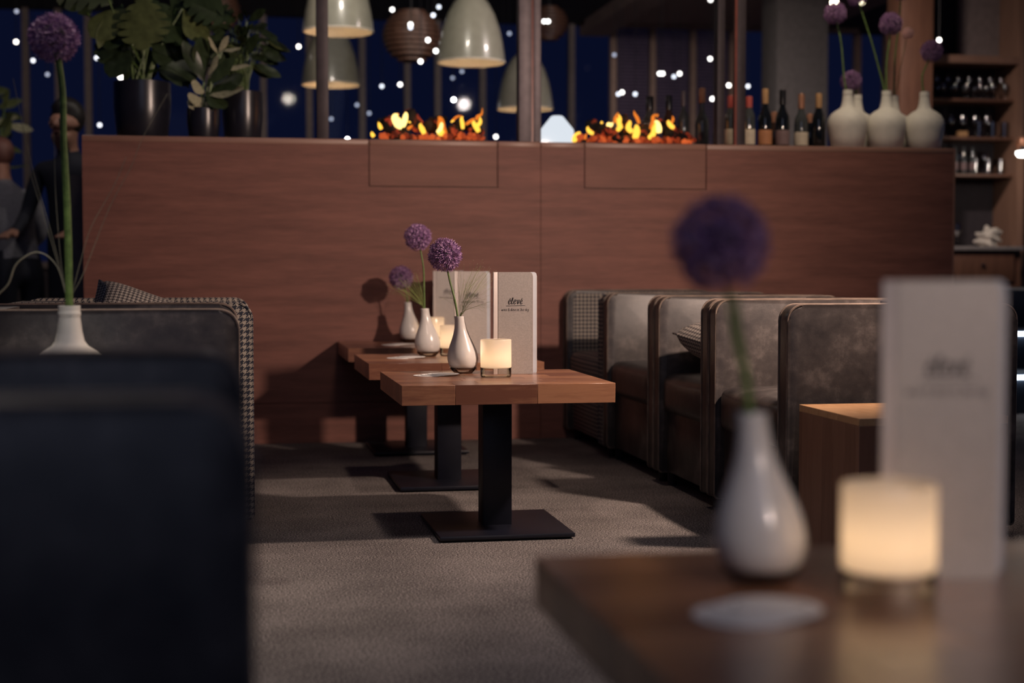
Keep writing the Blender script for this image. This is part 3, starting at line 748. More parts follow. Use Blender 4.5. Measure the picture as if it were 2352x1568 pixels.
al2(vx[1], [(2022, 170), (2000, 90)], (1968, -6), .050, 'allium on a stem leaning out above the middle bottle vase', 2)
al2(vx[1], [(2036, 150), (2042, 100)], (2046, 55), .060, 'purple allium upright above the middle bottle vase', 0)
al2(vb2, [(2056, 130), (2064, 60)], (2070, -20), .050, 'allium on a thin tall stem from the rear bottle vase', 1)
al2(vx[2], [(2118, 178), (2128, 150)], (2140, 118), .058, 'dark purple allium above the outermost bottle vase', 2)
p = aty(2085, 76, 7.6)
t = allium(vb2 + Vector((.004, 0, .27)), [aty(2068, 160, 7.68)], p, .030, 'small pale pink flower between the purple alliums', 2, stem_r=.002)
pk = [c for c in t.children if c.name.startswith('flower_head')][0]; pk.data = pk.data.copy(); pk.data.materials[0] = MATS['pale_pink']
for c in pk.children: c.data = c.data.copy(); c.data.materials[0] = MATS['pale_pink']; c.scale = (.040,) * 3

# ------------------------------------------------------------------ liquor bottles on the divider
def bottle_prof(h, r, nr, sh):
    return [(0, 0), (r * .9, 0), (r, .006), (r, sh), (r * .93, sh + .018), (r * .62, sh + .042), (nr * 1.15, sh + .062), (nr, sh + .08), (nr, h - .012), (nr * 1.2, h - .011), (nr * 1.2, h), (0, h)]
def liquor(x, ytop, Y, r, body, foil, lab, label, sh=.165, nr=.0135):
    p = aty(x, 300, Y); h = aty(x, ytop, Y).z - ZT
    t = thing('liquor_bottle', label, 'bottle', (p.x, Y, ZT), 0, 'bottles on the divider')
    sh = min(sh, h * .58)
    obj('bottle_glass', lathe(bottle_prof(h, r, nr, sh), 28), body, t)
    obj('cap', lathe([(nr * 1.22, h - .075), (nr * 1.28, h - .07), (nr * 1.28, h - .003), (nr * 1.1, h + .002), (0, h + .002)], 20), foil, t)
    if lab: obj('paper_label', lathe([(r + .0006, .02), (r + .0008, .022), (r + .0008, sh * .62), (r + .0006, sh * .63)], 28), lab, t)
    return t
liquor(1678, 220, 7.56, .030, 'bottle_clear', 'foil_red', 'label_cream', 'slim clear bottle with red cap and cream label beside the frame post')
liquor(1720, 222, 7.54, .032, 'bottle_clear', 'foil_red', 'label_cream', 'clear bottle with red cap and wide cream label')
liquor(1757, 205, 7.54, .036, 'bottle_dark', 'foil_tan', 'label_orange', 'dark bottle with tan foil neck and orange label', .15)
liquor(1797, 207, 7.54, .036, 'bottle_dark', 'foil_black', 'label_mauve', 'dark bottle with black neck and mauve label', .15)
liquor(1840, 217, 7.56, .036, 'bottle_clear', 'foil_copper', 'label_cream', 'clear round shouldered bottle with copper topped stopper', .14)
liquor(1880, 215, 7.54, .034, 'bottle_dark', 'foil_tan', None, 'dark bottle with gold foil neck beside the bottle vases', .15)
liquor(1860, 262, 7.68, .030, 'bottle_dark', 'foil_copper', None, 'small dark bottle behind the copper topped bottle', .10)
liquor(1778, 258, 7.70, .030, 'bottle_brown', 'foil_copper', None, 'small brown bottle behind the dark liquor bottles', .10)
liquor(1612, 203, 7.70, .036, 'bottle_clear', 'foil_copper', None, 'tall clear decanter with copper stopper behind the fire', .14)
liquor(1570, 210, 7.72, .030, 'bottle_clear', 'frame_shine', None, 'slim clear bottle behind the fire', .15, .010)
liquor(1648, 262, 7.70, .024, 'bottle_clear', 'label_cream', None, 'short pale bottle between the frame posts', .08)
liquor(1536, 220, 7.72, .034, 'bottle_brown', 'foil_black', None, 'broad brown bottle standing behind the flames', .14)
liquor(1492, 222, 7.72, .040, 'bottle_clear', 'foil_black', None, 'wide clear decanter behind the tallest flames', .13, .016)

# ------------------------------------------------------------------ fires in the divider
bm = bmesh.new(); bmesh.ops.create_icosphere(bm, subdivisions=2, radius=1)
for v_ in bm.verts: v_.co *= 1 + .22 * math.sin(v_.co.x * 7 + 1) * math.cos(v_.co.y * 5 + v_.co.z * 6)
ME_EMB = mesh('ember', bm, 80); ME_EMB.materials.append(MATS['ember'])
def flame(parent, o, pts, w_, mt):
    P = smooth_path([Vector(q) - o for q in pts], 5); n = len(P)
    rad = [max(.0012, w_ * (math.sin(math.pi * (.12 + .88 * i / (n - 1)) ** .75) ** .8 if i < n - 1 else 0)) for i in range(n)]
    obj('flame', tube(P, rad, 9), mt, parent, angle=90)
def fire(x0, x1, flames, logs, Y, label, seed):
    r = random.Random(seed)
    a = aty(x0, 330, Y).x; c = aty(x1, 330, Y).x; cx = (a + c) / 2; o = Vector((cx, Y, ZT - .002))
    t = thing('electric_fire', label, 'fireplace', o)
    obj('tray', B(a - cx, c - cx, -.10, .10, .0, .013, bev=.003), 'tray_black', t)
    for k in range(95):
        s = r.uniform(.008, .017)
        q = (r.uniform(a - cx + .03, c - cx - .03), r.uniform(-.085, .078), .013 + s * .6 + r.choice((0, .008, .016)))
        obj('ember', ME_EMB, 'ember', t, q, (r.uniform(0, 6), r.uniform(0, 6), r.uniform(0, 6)), (s * 1.3, s, s * .9))
    for (lx_, ly, lx2, ly2, lr, dy) in logs:
        p0 = aty(lx_, ly, Y + dy) - o; p1 = aty(lx2, ly2, Y + dy + .06) - o
        pp = [p0.lerp(p1, i / 8) + Vector((0, 0, .006 * math.sin(i * 1.7))) for i in range(9)]
        obj('log', tube(pp, [lr * (.7 if i in (0, 8) else 1) * (1 + .12 * math.sin(i * 2.3 + lx_)) for i in range(9)], 12), 'glowing_log', t, angle=80)
    for (pts, w_, mt, dy) in flames:
        flame(t, o, [aty(x, y, Y + dy) for x, y in pts], w_, mt)
    return t
FYF = 7.535
fire(852, 1120, [
    ([(925, 291), (912, 280), (908, 268), (914, 262)], .024, 'flame_pale', -.03), ([(925, 291), (930, 275), (932, 262), (930, 258)], .014, 'flame_pale', -.035), ([(908, 272), (912, 264), (916, 261)], .010, 'flame_orange', -.02),
    ([(876, 297), (872, 288), (869, 280)], .010, 'flame_yellow', -.05), ([(859, 314), (855, 308), (854, 302)], .010, 'flame_yellow', -.05),
    ([(975, 307), (970, 297), (966, 288), (968, 283)], .013, 'flame_yellow', -.05), ([(1004, 304), (1012, 295), (1014, 284), (1012, 283)], .010, 'flame_pale', -.06),
    ([(1022, 312), (1015, 296), (1012, 275), (1006, 268)], .020, 'flame_orange', -.02), ([(1008, 310), (1014, 303), (1020, 306)], .016, 'flame_yellow', -.05),
    ([(1063, 296), (1062, 284), (1060, 272), (1064, 268)], .010, 'flame_yellow', -.05), ([(1040, 280), (1038, 276)], .010, 'flame_yellow', -.04), ([(1038, 278), (1050, 268), (1062, 266)], .006, 'flame_orange', -.03),
    ([(1100, 303), (1094, 292), (1088, 282), (1092, 278)], .013, 'flame_yellow', -.05), ([(1096, 290), (1103, 280), (1102, 268)], .010, 'flame_yellow', -.04), ([(1070, 286), (1084, 276), (1092, 272)], .008, 'flame_orange', -.03), ([(1096, 276), (1096, 268), (1106, 262), (1108, 248)], .007, 'flame_orange', .0),
    ([(940, 282), (941, 278)], .008, 'flame_yellow', -.04), ([(936, 297), (942, 292), (948, 288)], .008, 'flame_orange', -.05)],
    [(884, 284, 926, 306, .034, -.02), (935, 262, 962, 290, .036, .05), (868, 282, 898, 272, .016, .02), (980, 290, 1002, 293, .026, .02), (1034, 300, 1060, 306, .030, -.03), (1046, 284, 1086, 296, .020, .04), (1092, 306, 1104, 300, .022, -.03), (985, 280, 1024, 272, .018, .07), (896, 316, 940, 318, .018, -.06)],
    FYF, 'electric fire with glowing embers set in the divider behind the left hatch'.replace(' behind the left hatch', ', beside the dark plant pots'), 3)
fire(1310, 1602, [
    ([(1363, 307), (1354, 302), (1350, 295), (1351, 290)], .011, 'flame_yellow', -.05), ([(1318, 326), (1322, 314), (1330, 306), (1326, 304)], .014, 'flame_yellow', -.05), ([(1343, 320), (1344, 314), (1348, 306)], .008, 'flame_orange', -.05),
    ([(1394, 286), (1402, 287), (1408, 282)], .013, 'flame_pale', -.04), ([(1382, 284), (1382, 278)], .007, 'flame_yellow', -.04),
    ([(1418, 300), (1424, 290), (1420, 278), (1418, 270)], .013, 'flame_yellow', -.05), ([(1428, 295), (1422, 284), (1424, 272), (1421, 262)], .012, 'flame_yellow', -.045), ([(1412, 282), (1414, 270), (1420, 258)], .009, 'flame_orange', -.02),
    ([(1452, 303), (1443, 294), (1446, 282), (1446, 276)], .014, 'flame_yellow', -.05), ([(1458, 318), (1462, 304), (1462, 292), (1460, 286)], .018, 'flame_yellow', -.06), ([(1468, 284), (1464, 272), (1458, 262), (1456, 254)], .009, 'flame_orange', -.02),
    ([(1490, 317), (1500, 308), (1502, 294), (1506, 280)], .014, 'flame_yellow', -.06), ([(1514, 305), (1512, 292), (1508, 280), (1508, 276)], .016, 'flame_pale', -.05), ([(1494, 296), (1500, 280), (1500, 268), (1508, 262)], .011, 'flame_orange', -.03),
    ([(1548, 294), (1540, 288), (1535, 280), (1537, 276)], .012, 'flame_yellow', -.05), ([(1541, 284), (1546, 274), (1544, 266)], .007, 'flame_orange', -.03), ([(1508, 268), (1512, 262)], .006, 'flame_orange', -.01)],
    [(1366, 284, 1352, 292, .028, -.0), (1372, 300, 1402, 304, .036, .0), (1432, 270, 1438, 290, .020, .03), (1430, 306, 1448, 308, .028, .02), (1476, 300, 1492, 304, .032, .0), (1512, 284, 1532, 290, .022, .04), (1528, 296, 1556, 300, .024, .0), (1534, 312, 1560, 308, .030, -.02), (1560, 316, 1586, 318, .024, -.02), (1392, 300, 1412, 304, .022, -.05), (1328, 318, 1344, 322, .022, -.02), (1408, 318, 1460, 322, .018, -.06)],
    FYF, 'electric fire with tall yellow flames set in the divider before the bottles', 5)
light('fire_glow', 'POINT', (aty(985, 270, 7.5).x, 7.5, 1.58), .5, (1, .35, .1), shadow_soft_size=.1)
light('fire_glow_2', 'POINT', (aty(1460, 270, 7.5).x, 7.5, 1.58), .6, (1, .35, .1), shadow_soft_size=.1)

# lampshade reflection between the fires, built as a glowing faceted solid
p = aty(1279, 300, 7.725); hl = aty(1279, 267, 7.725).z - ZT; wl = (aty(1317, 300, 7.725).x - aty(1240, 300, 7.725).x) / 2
t = thing('lampshade_reflection', 'white lampshade reflection in the screen glass between the two fires', 'reflection', (p.x, 7.725, ZT))
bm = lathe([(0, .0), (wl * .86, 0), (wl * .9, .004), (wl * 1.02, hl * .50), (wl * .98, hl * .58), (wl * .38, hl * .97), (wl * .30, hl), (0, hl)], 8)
obj('reflection_body', bm, 'reflection_white', t, (0, 0, .002), (0, 0, R(22)), angle=20)
obj('reflection_foot', lathe([(0, 0), (wl * .8, 0), (wl * .8, .004), (0, .004)], 8), 'white_matte', t)  # foot added under the reflected shape

# glass screen with posts on the divider
gy = 7.365
t = thing('glass_screen', 'metal framed glass screen rising from the divider in front of the fires', 'screen', (SEAM, gy, ZT))
def post(xa, xb, mt, y0=-.02, y1=.04, ztop=3.3):
    a = aty(xa, 200, gy).x - SEAM; c = aty(xb, 200, gy).x - SEAM
    return obj('post', B(a, c, y0, y1, 0, ztop - ZT, bev=.003), mt, t)
post(727, 754, 'frame_metal'); post(1190, 1219, 'frame_shine', -.022, .01); pp = post(1190, 1240, 'frame_metal', .0, .045)
post(1224, 1241, 'frame_shine', -.022, .01); post(1645, 1662, 'frame_metal'); post(1690, 1710, 'frame_metal')
for xa, xb in ((1219, 1224), (1685, 1690)):
    a = aty(xa, 200, gy).x - SEAM; c = aty(xb, 200, gy).x - SEAM
    obj('seal_strip', B(a, c, -.018, .01, 0, 3.3 - ZT), 'red_strip', t)
for xa, xb in ((754, 1190), (1241, 1645)):
    a = aty(xa, 200, gy).x - SEAM; c = aty(xb, 200, gy).x - SEAM
    obj('glass_pane', B(a, c, .006, .014, 0, 3.3 - ZT), 'thin_glass', t)

# ------------------------------------------------------------------ potted plants on the divider
def leaf_mesh(kind, mt):
    bm = bmesh.new(); n = 14
    if kind == 'monstera':
        out = []
        for i in range(n * 2 + 1):
            a = math.pi * (i / (n * 2)) ; q = i / (n * 2)
            wv_ = .50 * math.sin(math.pi * q ** .8) * (1 if (i % 4) < 3 else .55); out.append((wv_, 1 - q * 1.1))
        pr = [(x, y) for x, y in out]
    elif kind == 'lance':
        pr = [(.16 * math.sin(math.pi * (i / 12) ** .8), 1 - i / 12) for i in range(13)]
    else:
        pr = [(.36 * math.sin(math.pi * (i / 12) ** .7), 1 - i / 12) for i in range(13)]
    mid = [bm.verts.new((0, y, -.14 * y * y)) for x, y in pr]
    for s in (-1, 1):
        ed = [bm.verts.new((s * x, y, -.14 * y * y - .12 * x + .02 * math.sin(9 * y))) for x, y in pr]
        for i in range(len(pr) - 1):
            try: bm.faces.new((mid[i], mid[i + 1], ed[i + 1], ed[i]))
            except ValueError: pass
    bmesh.ops.remove_doubles(bm, verts=bm.verts, dist=1e-4)
    me = mesh('leaf', bm, 60); me.materials.append(MATS[mt]); return me
LM = {k: leaf_mesh(*k) for k in (('monstera', 'leaf_dark'), ('monstera', 'leaf_light'), ('oval', 'leaf_dark'), ('oval', 'leaf_light'), ('oval', 'leaf_pale'), ('lance', 'leaf_dark'), ('lance', 'leaf_light'), ('lance', 'leaf_pale'))}
def place_leaf(parent, base, tip, size, key, roll=0, face=None):
    """leaf whose stalk end is at base and whose tip points to tip (parent space)"""
    base = Vector(base); d = (Vector(tip) - base); d.normalize()
    nrm = Vector(face) if face else Vector((0, -.75, .66)); nrm = (nrm - d * nrm.dot(d)); nrm = nrm.normalized() if nrm.length > 1e-3 else d.orthogonal()
    xx = d.cross(nrm); M = Matrix((xx, d, nrm)).transposed().to_4x4()
    M = M @ Matrix.Rotation(roll, 4, 'Y')
    o = obj('leaf', LM[key], key[1], parent); o.matrix_local = Matrix.Translation(base) @ M @ Matrix.Scale(size, 4); return o
def pot_prof(r, h, taper=.86):
    return [(0, 0), (r * taper, 0), (r * (taper + .03), .006), (r, h * .55), (r, h), (r * .96, h + .002), (r * .93, h - .004), (r * .92, h - .03), (0, h - .03)]
def potted(x, xw, ytop, Y, label, leaves, stalk=True, cat='plant', zb=ZT):
    p = aty(x, 250, Y); r = (aty(x + xw, 250, Y).x - aty(x - xw, 250, Y).x) / 2; h = aty(x, ytop, Y).z - zb
    t = thing('potted_plant', label, cat, (p.x, Y, zb)); o = Vector((p.x, Y, zb))
    pt = obj('pot', lathe(pot_prof(r, h), 40), 'pot_black', t)
    obj('soil', lathe([(0, h - .026), (r * .91, h - .028)], 24), 'soil', pt)
    bm = bmesh.new()
    for (bx, by, tx, ty, s, key, dy) in leaves:
        b_ = aty(bx, by, Y + dy) - o; tp = aty(tx, ty, Y + dy - .05) - o
        place_leaf(t, b_, tp, s, key, rnd.uniform(-.5, .5), (rnd.uniform(-.4, .4), -.8, rnd.uniform(.1, .9)))
        root = Vector((rnd.uniform(-.3, .3) * r, rnd.uniform(-.3, .3) * r, h - .028))
        tube(smooth_path([root, root.lerp(b_, .5) + Vector((0, 0, .03)), b_], 4), .0045 if stalk else .0018, 5, bm)
    obj('stalks', bm, 'stem_green', t)
    return t
MD, ML, OD, OL, OP, LD, LL, LP = ('monstera', 'leaf_dark'), ('monstera', 'leaf_light'), ('oval', 'leaf_dark'), ('oval', 'leaf_light'), ('oval', 'leaf_pale'), ('lance', 'leaf_dark'), ('lance', 'leaf_light'), ('lance', 'leaf_pale')
potted(327, 66, 190, 7.56, 'large black pot with tall monstera plant at the end of the divider', [
    (330, -5, 325, 60, .26, ML, -.08), (345, 0, 400, 60, .28, MD, 0), (290, 20, 215, 70, .22, OL, 0), (250, 0, 190, -40, .30, MD, 0), (240, 40, 232, 100, .16, LL, 0),
    (420, 20, 470, 85, .20, OL, -.02), (390, 40, 440, 10, .30, MD, .05), (300, 100, 262, 150, .20, OD, 0), (350, 80, 385, 120, .20, OD, .02), (285, 60, 270, 120, .24, MD, .05),
    (360, 160, 470, 165, .20, OD, -.05), (330, 90, 320, 150, .22, OD, .06), (390, 160, 430, 190, .14, LD, 0), (200, 30, 178, -10, .24, MD, .05), (420, -10, 500, 20, .28, MD, .04), (300, 140, 285, 185, .12, LD, 0), (370, 130, 395, 175, .14, OD, 0), (280, 10, 255, 70, .24, OD, .03), (372, 30, 380, 85, .22, OD, .03), (310, 110, 340, 170, .18, OD, .08), (255, 60, 240, 110, .18, OD, .05), (405, 70, 420, 120, .18, OD, .05)])
potted(467, 38, 250, 7.48, 'small black pot holding a plant with pale cream leaves', [
    (470, 225, 440, 240, .10, OP, -.02), (468, 220, 530, 200, .20, OP, -.02), (472, 215, 452, 195, .10, OP, 0), (470, 235, 490, 245, .08, OP, -.02), (465, 230, 448, 225, .10, OP, -.03),
    (475, 200, 510, 160, .20, LD, 0), (470, 190, 440, 130, .22, LD, 0), (475, 215, 545, 170, .20, OD, 0), (468, 205, 420, 165, .20, LD, 0), (480, 180, 500, 110, .12, LP, 0), (500, 125, 486, 90, .10, LP, 0), (503, 122, 520, 88, .10, LP, 0), (510, 118, 545, 108, .10, LP, .02), (500, 160, 560, 145, .16, LP, .03), (475, 210, 500, 230, .14, OD, -.03), (470, 180, 470, 120, .2, OD, .04)])
fern = []
for i in range(90):
    a = rnd.uniform(-1, 1); e = rnd.uniform(.2, 1)
    bx = 560 + a * 60 * e; by = 185 - 150 * e * (1 - .45 * a * a)
    fern.append((bx, by, bx + a * 60 + rnd.uniform(-15, 15), by - 20 + 50 * abs(a), rnd.uniform(.09, .16), LD if rnd.random() < .85 else LL, rnd.uniform(0, .15)))
potted(557, 47, 212, 7.62, 'medium black pot with a dense dark feathery plant', fern, stalk=False)

# potted palm standing on the floor beyond the divider end
YP = 10.7; pp = aty(-22, 350, YP)
palm = thing('potted_palm', 'leafy yellow green plant behind the guest in the grey shirt', 'plant', (pp.x, YP, 0))
obj('pot', lathe(pot_prof(.2, .42), 32), 'pot_black', palm)
bm = bmesh.new()
for i in range(40):
    b_ = aty(-25 + rnd.uniform(-40, 45), rnd.uniform(200, 400), YP + rnd.uniform(-.15, .15)) - Vector((pp.x, YP, 0))
    tip = b_ + Vector((rnd.uniform(-.1, .3), rnd.uniform(-.2, .1), rnd.uniform(-.12, .25)))
    place_leaf(palm, b_, tip, rnd.uniform(.12, .22), LL if i % 3 else LP, rnd.uniform(-.6, .6))
    root = Vector((rnd.uniform(-.05, .05), rnd.uniform(-.05, .05), .38)); tube(smooth_path([root, root.lerp(b_, .6) + Vector((0, 0, .05)), b_], 3), .005, 5, bm)
obj('stalks', bm, 'stem_green', palm)

# ------------------------------------------------------------------ pendant lamps behind the divider
def bell(x, yb, half, Y, label, power):
    p = aty(x, yb, Y); r = (aty(x + half, yb, Y) - aty(x - half, yb, Y)).length / 2; H = r * 2.05
    t = thing('bell_pendant', label, 'lamp', (p.x, Y, p.z))
    prof = [(r, 0), (r * .985, H * .10), (r * .93, H * .28), (r * .84, H * .48), (r * .70, H * .68), (r * .52, H * .84), (r * .30, H * .95), (r * .12, H * .995), (.03, H)]
    obj('shade', lathe(prof, 48), 'shade_cream', t, angle=80)
    obj('shade_lining', lathe([(a - .006, b_ - .004 if b_ > 0 else b_) for a, b_ in prof], 48), 'shade_inner', t, angle=80)
    obj('rim', lathe([(r - .008, -.006), (r + .002, -.006), (r + .002, .004), (r - .008, .004), (r - .008, -.006)], 48), 'shade_inner', t)
    obj('diffuser', lathe([(0, H * .13), (r * .96, H * .13), (r * .96, H * .14), (0, H * .14)], 40), 'frosted_glass', t)
    obj('cap', lathe([(.05, H - .01), (.05, H + .05), (.012, H + .07), (0, H + .07)], 20), 'shade_cream', t)
    ct = aty(x, yb, Y).z; obj('cord', tube([(0, 0, H + .06), (0, 0, 3.3 - ct)], .006, 6), 'cord_black', t)
    bl = obj('bulb', lathe([(0, H * .42), (.03, H * .46), (.035, H * .52), (.02, H * .58), (0, H * .6)], 16), 'glow_white', t)
    light('pendant_light', 'POINT', (p.x, Y, p.z + H * .36), power * 2.2, (1, .88, .72), shadow_soft_size=.03)
bell(777, 72, 81, 9.8, 'cream bell pendant lamp hanging above another bell lamp behind the post', 1.5)
bell(760, 194, 67, 11.8, 'cream bell pendant lamp hanging below another bell lamp behind the post', 2.0)
bell(1082, 143, 77, 10.3, 'cream bell pendant lamp hanging over the first fire', 1.6)
bell(1206, 250, 63, 12.4, 'cream bell pendant lamp hanging low behind the central frame post', 2.0)
def slatted(x, y, half, Y, label, nr=9):
    p = aty(x, y, Y); r = (aty(x + half, y, Y) - aty(x - half, y, Y)).length / 2
    t = thing('slatted_pendant', label, 'lamp', p)
    for k in range(nr):
        q = 2 * k / (nr - 1) - 1; rr = r * math.sqrt(max(.1, 1 - .75 * q * q)); z = q * r * .8
        obj('slat_ring', lathe([(rr - .03, z), (rr, z - .006), (rr, z + r * .09), (rr - .03, z + r * .09), (rr - .03, z)], 28), 'dark_wood', t)
    for k in range(4):
        a = k * math.pi / 2 + .4
        obj('rib', tube([((r * math.sqrt(1 - .75 * q * q) - .03) * math.cos(a), (r * math.sqrt(1 - .75 * q * q) - .03) * math.sin(a), q * r * .85) for q in [-1 + i / 4 for i in range(9)]], .008, 5), 'dark_wood', t)
    obj('cord', tube([(0, 0, r * .6), (0, 0, 3.3 - p.z)], .006, 6), 'cord_black', t)
slatted(945, 85, 66, 11.2, 'brown slatted wooden pendant lamp hanging between the bell lamps', 11)
slatted(500, 28, 52, 12.4, 'brown slatted wooden pendant lamp above the potted plants')
slatted(1262, 55, 42, 13.6, 'brown slatted wooden pendant lamp beside the central frame post')

# ceiling spots reflected in the dark windows, added as glowing balls on cords
ME_DOT = {}
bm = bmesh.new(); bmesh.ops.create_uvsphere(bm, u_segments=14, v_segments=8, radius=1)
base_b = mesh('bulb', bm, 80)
for k in ('glow_white', 'reflection_bright', 'reflection_mid', 'reflection_dim', 'reflection_warm'):
    me = base_b.copy(); me.materials.append(MATS[k]); ME_DOT[k] = me
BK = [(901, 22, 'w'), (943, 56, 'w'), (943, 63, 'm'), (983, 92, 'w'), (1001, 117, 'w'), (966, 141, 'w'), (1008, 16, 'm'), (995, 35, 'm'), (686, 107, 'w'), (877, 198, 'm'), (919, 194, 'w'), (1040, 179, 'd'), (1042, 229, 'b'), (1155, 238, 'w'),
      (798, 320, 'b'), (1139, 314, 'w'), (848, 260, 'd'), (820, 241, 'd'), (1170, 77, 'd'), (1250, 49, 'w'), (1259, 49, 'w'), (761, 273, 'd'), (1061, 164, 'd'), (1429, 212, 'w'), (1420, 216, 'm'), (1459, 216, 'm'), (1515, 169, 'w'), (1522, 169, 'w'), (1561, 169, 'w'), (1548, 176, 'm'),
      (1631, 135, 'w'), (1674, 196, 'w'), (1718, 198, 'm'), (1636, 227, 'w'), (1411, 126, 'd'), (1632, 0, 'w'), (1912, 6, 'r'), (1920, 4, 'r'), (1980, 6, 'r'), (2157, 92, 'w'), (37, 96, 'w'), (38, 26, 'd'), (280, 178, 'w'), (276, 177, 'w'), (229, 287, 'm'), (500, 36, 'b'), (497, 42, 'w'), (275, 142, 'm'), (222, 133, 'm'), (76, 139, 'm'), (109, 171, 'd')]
KEY = {'w': 'glow_white', 'b': 'reflection_bright', 'm': 'reflection_mid', 'd': 'reflection_dim', 'r': 'reflection_warm'}
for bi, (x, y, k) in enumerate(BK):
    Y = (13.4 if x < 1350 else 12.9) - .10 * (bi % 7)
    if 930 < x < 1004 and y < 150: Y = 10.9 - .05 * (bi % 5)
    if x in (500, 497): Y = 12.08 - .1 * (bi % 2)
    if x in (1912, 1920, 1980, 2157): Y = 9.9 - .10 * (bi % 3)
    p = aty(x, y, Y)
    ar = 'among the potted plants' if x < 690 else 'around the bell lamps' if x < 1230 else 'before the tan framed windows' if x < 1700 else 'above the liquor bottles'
    t = thing('reflection_dot', {'w': 'small white reflected light ' + ar, 'b': 'extra bright white reflected light ' + ar, 'm': 'faint white reflected light ' + ar, 'd': 'very dim bluish reflected light ' + ar, 'r': 'bright warm reflected light above the bottle vases'}[k], 'bulb', p, 0, {'w': 'white reflections', 'b': 'bright reflections', 'm': 'faint reflections', 'd': 'dim reflections', 'r': 'warm reflections'}[k] + ' ' + ar)
    obj('bulb', ME_DOT[KEY[k]], KEY[k], t, scale=.014 if k != 'r' else .014)  # glowing ball in place of the reflected light
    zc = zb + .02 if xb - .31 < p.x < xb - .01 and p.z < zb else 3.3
    obj('cord', tube([(0, 0, .012), (0, 0, zc - p.z)], .0025, 4), 'cord_black', t)  # cord added, the reflection itself hangs from nothing

# ------------------------------------------------------------------ bar cabinet at the right
BY = 10.5
x0 = aty(2142, 300, BY).x; x1 = aty(2338, 300, BY).x; x2 = aty(2352, 300, BY).x + .9
cab = thing('bar_cabinet', 'tall wooden bar cabinet with shelves of glasses beyond the divider', 'cabinet', (x0, BY, 0))
W_ = x1 - x0; ZC = aty(2250, 566, BY).z
obj('back_panel', B(-.02, x2 - x0, .36, .38, 0, 3.2), 'dark_wall', cab)
obj('upright', B(W_, W_ + .055, 0, .36, 0, 3.2), 'tan_wood', cab); obj('upright', B(-.03, .0, 0.02, .36, 0, 3.2), 'dark_wood', cab)
zr = aty(2250, 136, BY).z
obj('rail', B(0, W_, 0, .04, zr - .028, zr + .028), 'tan_wood', cab); obj('rail', B(W_ + .055, x2 - x0, 0, .04, zr - .028, zr + .028), 'tan_wood', cab)
SH = [aty(2250, y, BY + .2).z for y in (232, 318, 402)]
for z in SH: obj('shelf', B(0, W_, .06, .36, z - .02, z), 'dark_wood', cab)
obj('worktop', B(.001, W_ - .001, -.12, .36, ZC - .03, ZC, bev=.004), 'steel', cab)
for (d0, d1) in ((.004, .105), (.11, W_ - .06)):
    d_ = obj('drawer', B(d0, d1, -.09, -.069, ZC - .26, ZC - .04, bev=.003), 'dark_wood', cab)
    obj('knob', lathe([(0, 0), (.008, 0), (.014, .012), (.012, .022), (0, .024)], 14), 'black_metal', d_, ((d0 + d1) / 2, -.088, ZC - .14), (R(90), 0, 0))
obj('cabinet_base', B(.001, W_ - .001, -.07, .36, 0, ZC - .03), 'dark_wood', cab)
# dark upper glass door leaf
obj('upper_panel', B(W_ * .5, W_, .3, .33, zr + .03, 3.2), 'mullion', cab)
GP = [(0, 0), (.032, 0), (.032, .002), (.005, .005), (.004, .07), (.012, .082), (.030, .10), (.036, .125), (.034, .155), (.030, .175), (.029, .175), (.033, .155), (.035, .125), (.028, .101), (0, .086)]
ME_G = mesh('wine_glass', lathe(GP, 18), 60); ME_G.materials.append(MATS['goblet_glass'])
TP = [(0, 0), (.026, 0), (.030, .12), (.029, .12), (.025, .006), (0, .006)]
ME_T = mesh('tumbler', lathe(TP, 18), 60); ME_T.materials.append(MATS['goblet_glass'])
names = ('top', 'middle', 'bottom')
for si, z in enumerate(SH):
    for row in range(2):
        for k in range(7):
            gx = x0 + .04 + k * (W_ - .08) / 6 + (.02 if row else 0) + rnd.uniform(-.006, .006); g2 = BY + (.13 + row * .11 if si < 2 else .19 + row * .09)
            if si == 1 and k in (2, 3) and row == 0: continue
            me, nm = (ME_G, 'wine_glass') if (si == 0 or row == 1) else (ME_T, 'tumbler')
            if gx > x1 - .03: continue
            o = obj(nm, me, 'goblet_glass', None, (gx, g2, z - .0005), scale=.72 if si == 0 else None)
            tag(o, 'clear %s in the %s row on the %s cabinet shelf' % (nm.replace('_', ' '), ('front', 'back')[row], names[si]), 'glass', 'glasses on the %s cabinet shelf' % names[si])
# hanging glasses below the rail
for k in range(8):
    gx = x0 + .03 + k * (W_ - .06) / 7.2
    o = obj('wine_glass', ME_G, 'goblet_glass', None, (gx, BY + .18, zr - .0295), (math.pi, 0, 0), .72); tag(o, 'wine glass hanging upside down under the cabinet rail', 'glass', 'glasses hanging under the rail')
obj('glass_rack', B(0, W_, .05, .36, zr - .03, zr - .018), 'dark_wood', cab)
# wrapped box and tray on the shelves
gx = aty(2212, 240, BY + .12).x
t = tag(obj('wooden_box', B(-.035, .035, -.03, .03, 0, .045, bev=.004), 'foil_tan', None, (gx, BY + .13, SH[1])), 'small tan box among glasses on the middle shelf', 'box')
for k in range(4):
    bx = x0 + .16 + k * .07
    t = thing('mini_bottle', 'small dark bottle before the glasses on the bottom cabinet shelf', 'bottle', (bx, BY + .095, SH[2] - .0005), 0, 'small bottles on the bottom cabinet shelf')
    obj('bottle_glass', lathe(bottle_prof(.2, .022, .009, .11), 16), 'bottle_clear', t); obj('paper_label', lathe([(.0225, .03), (.0228, .032), (.0228, .085), (.0225, .086)], 16), 'label_mauve', t)
obj('top_board', B(-.03, W_ + .055, 0, .36, 3.2, 3.225), 'dark_wood', cab)
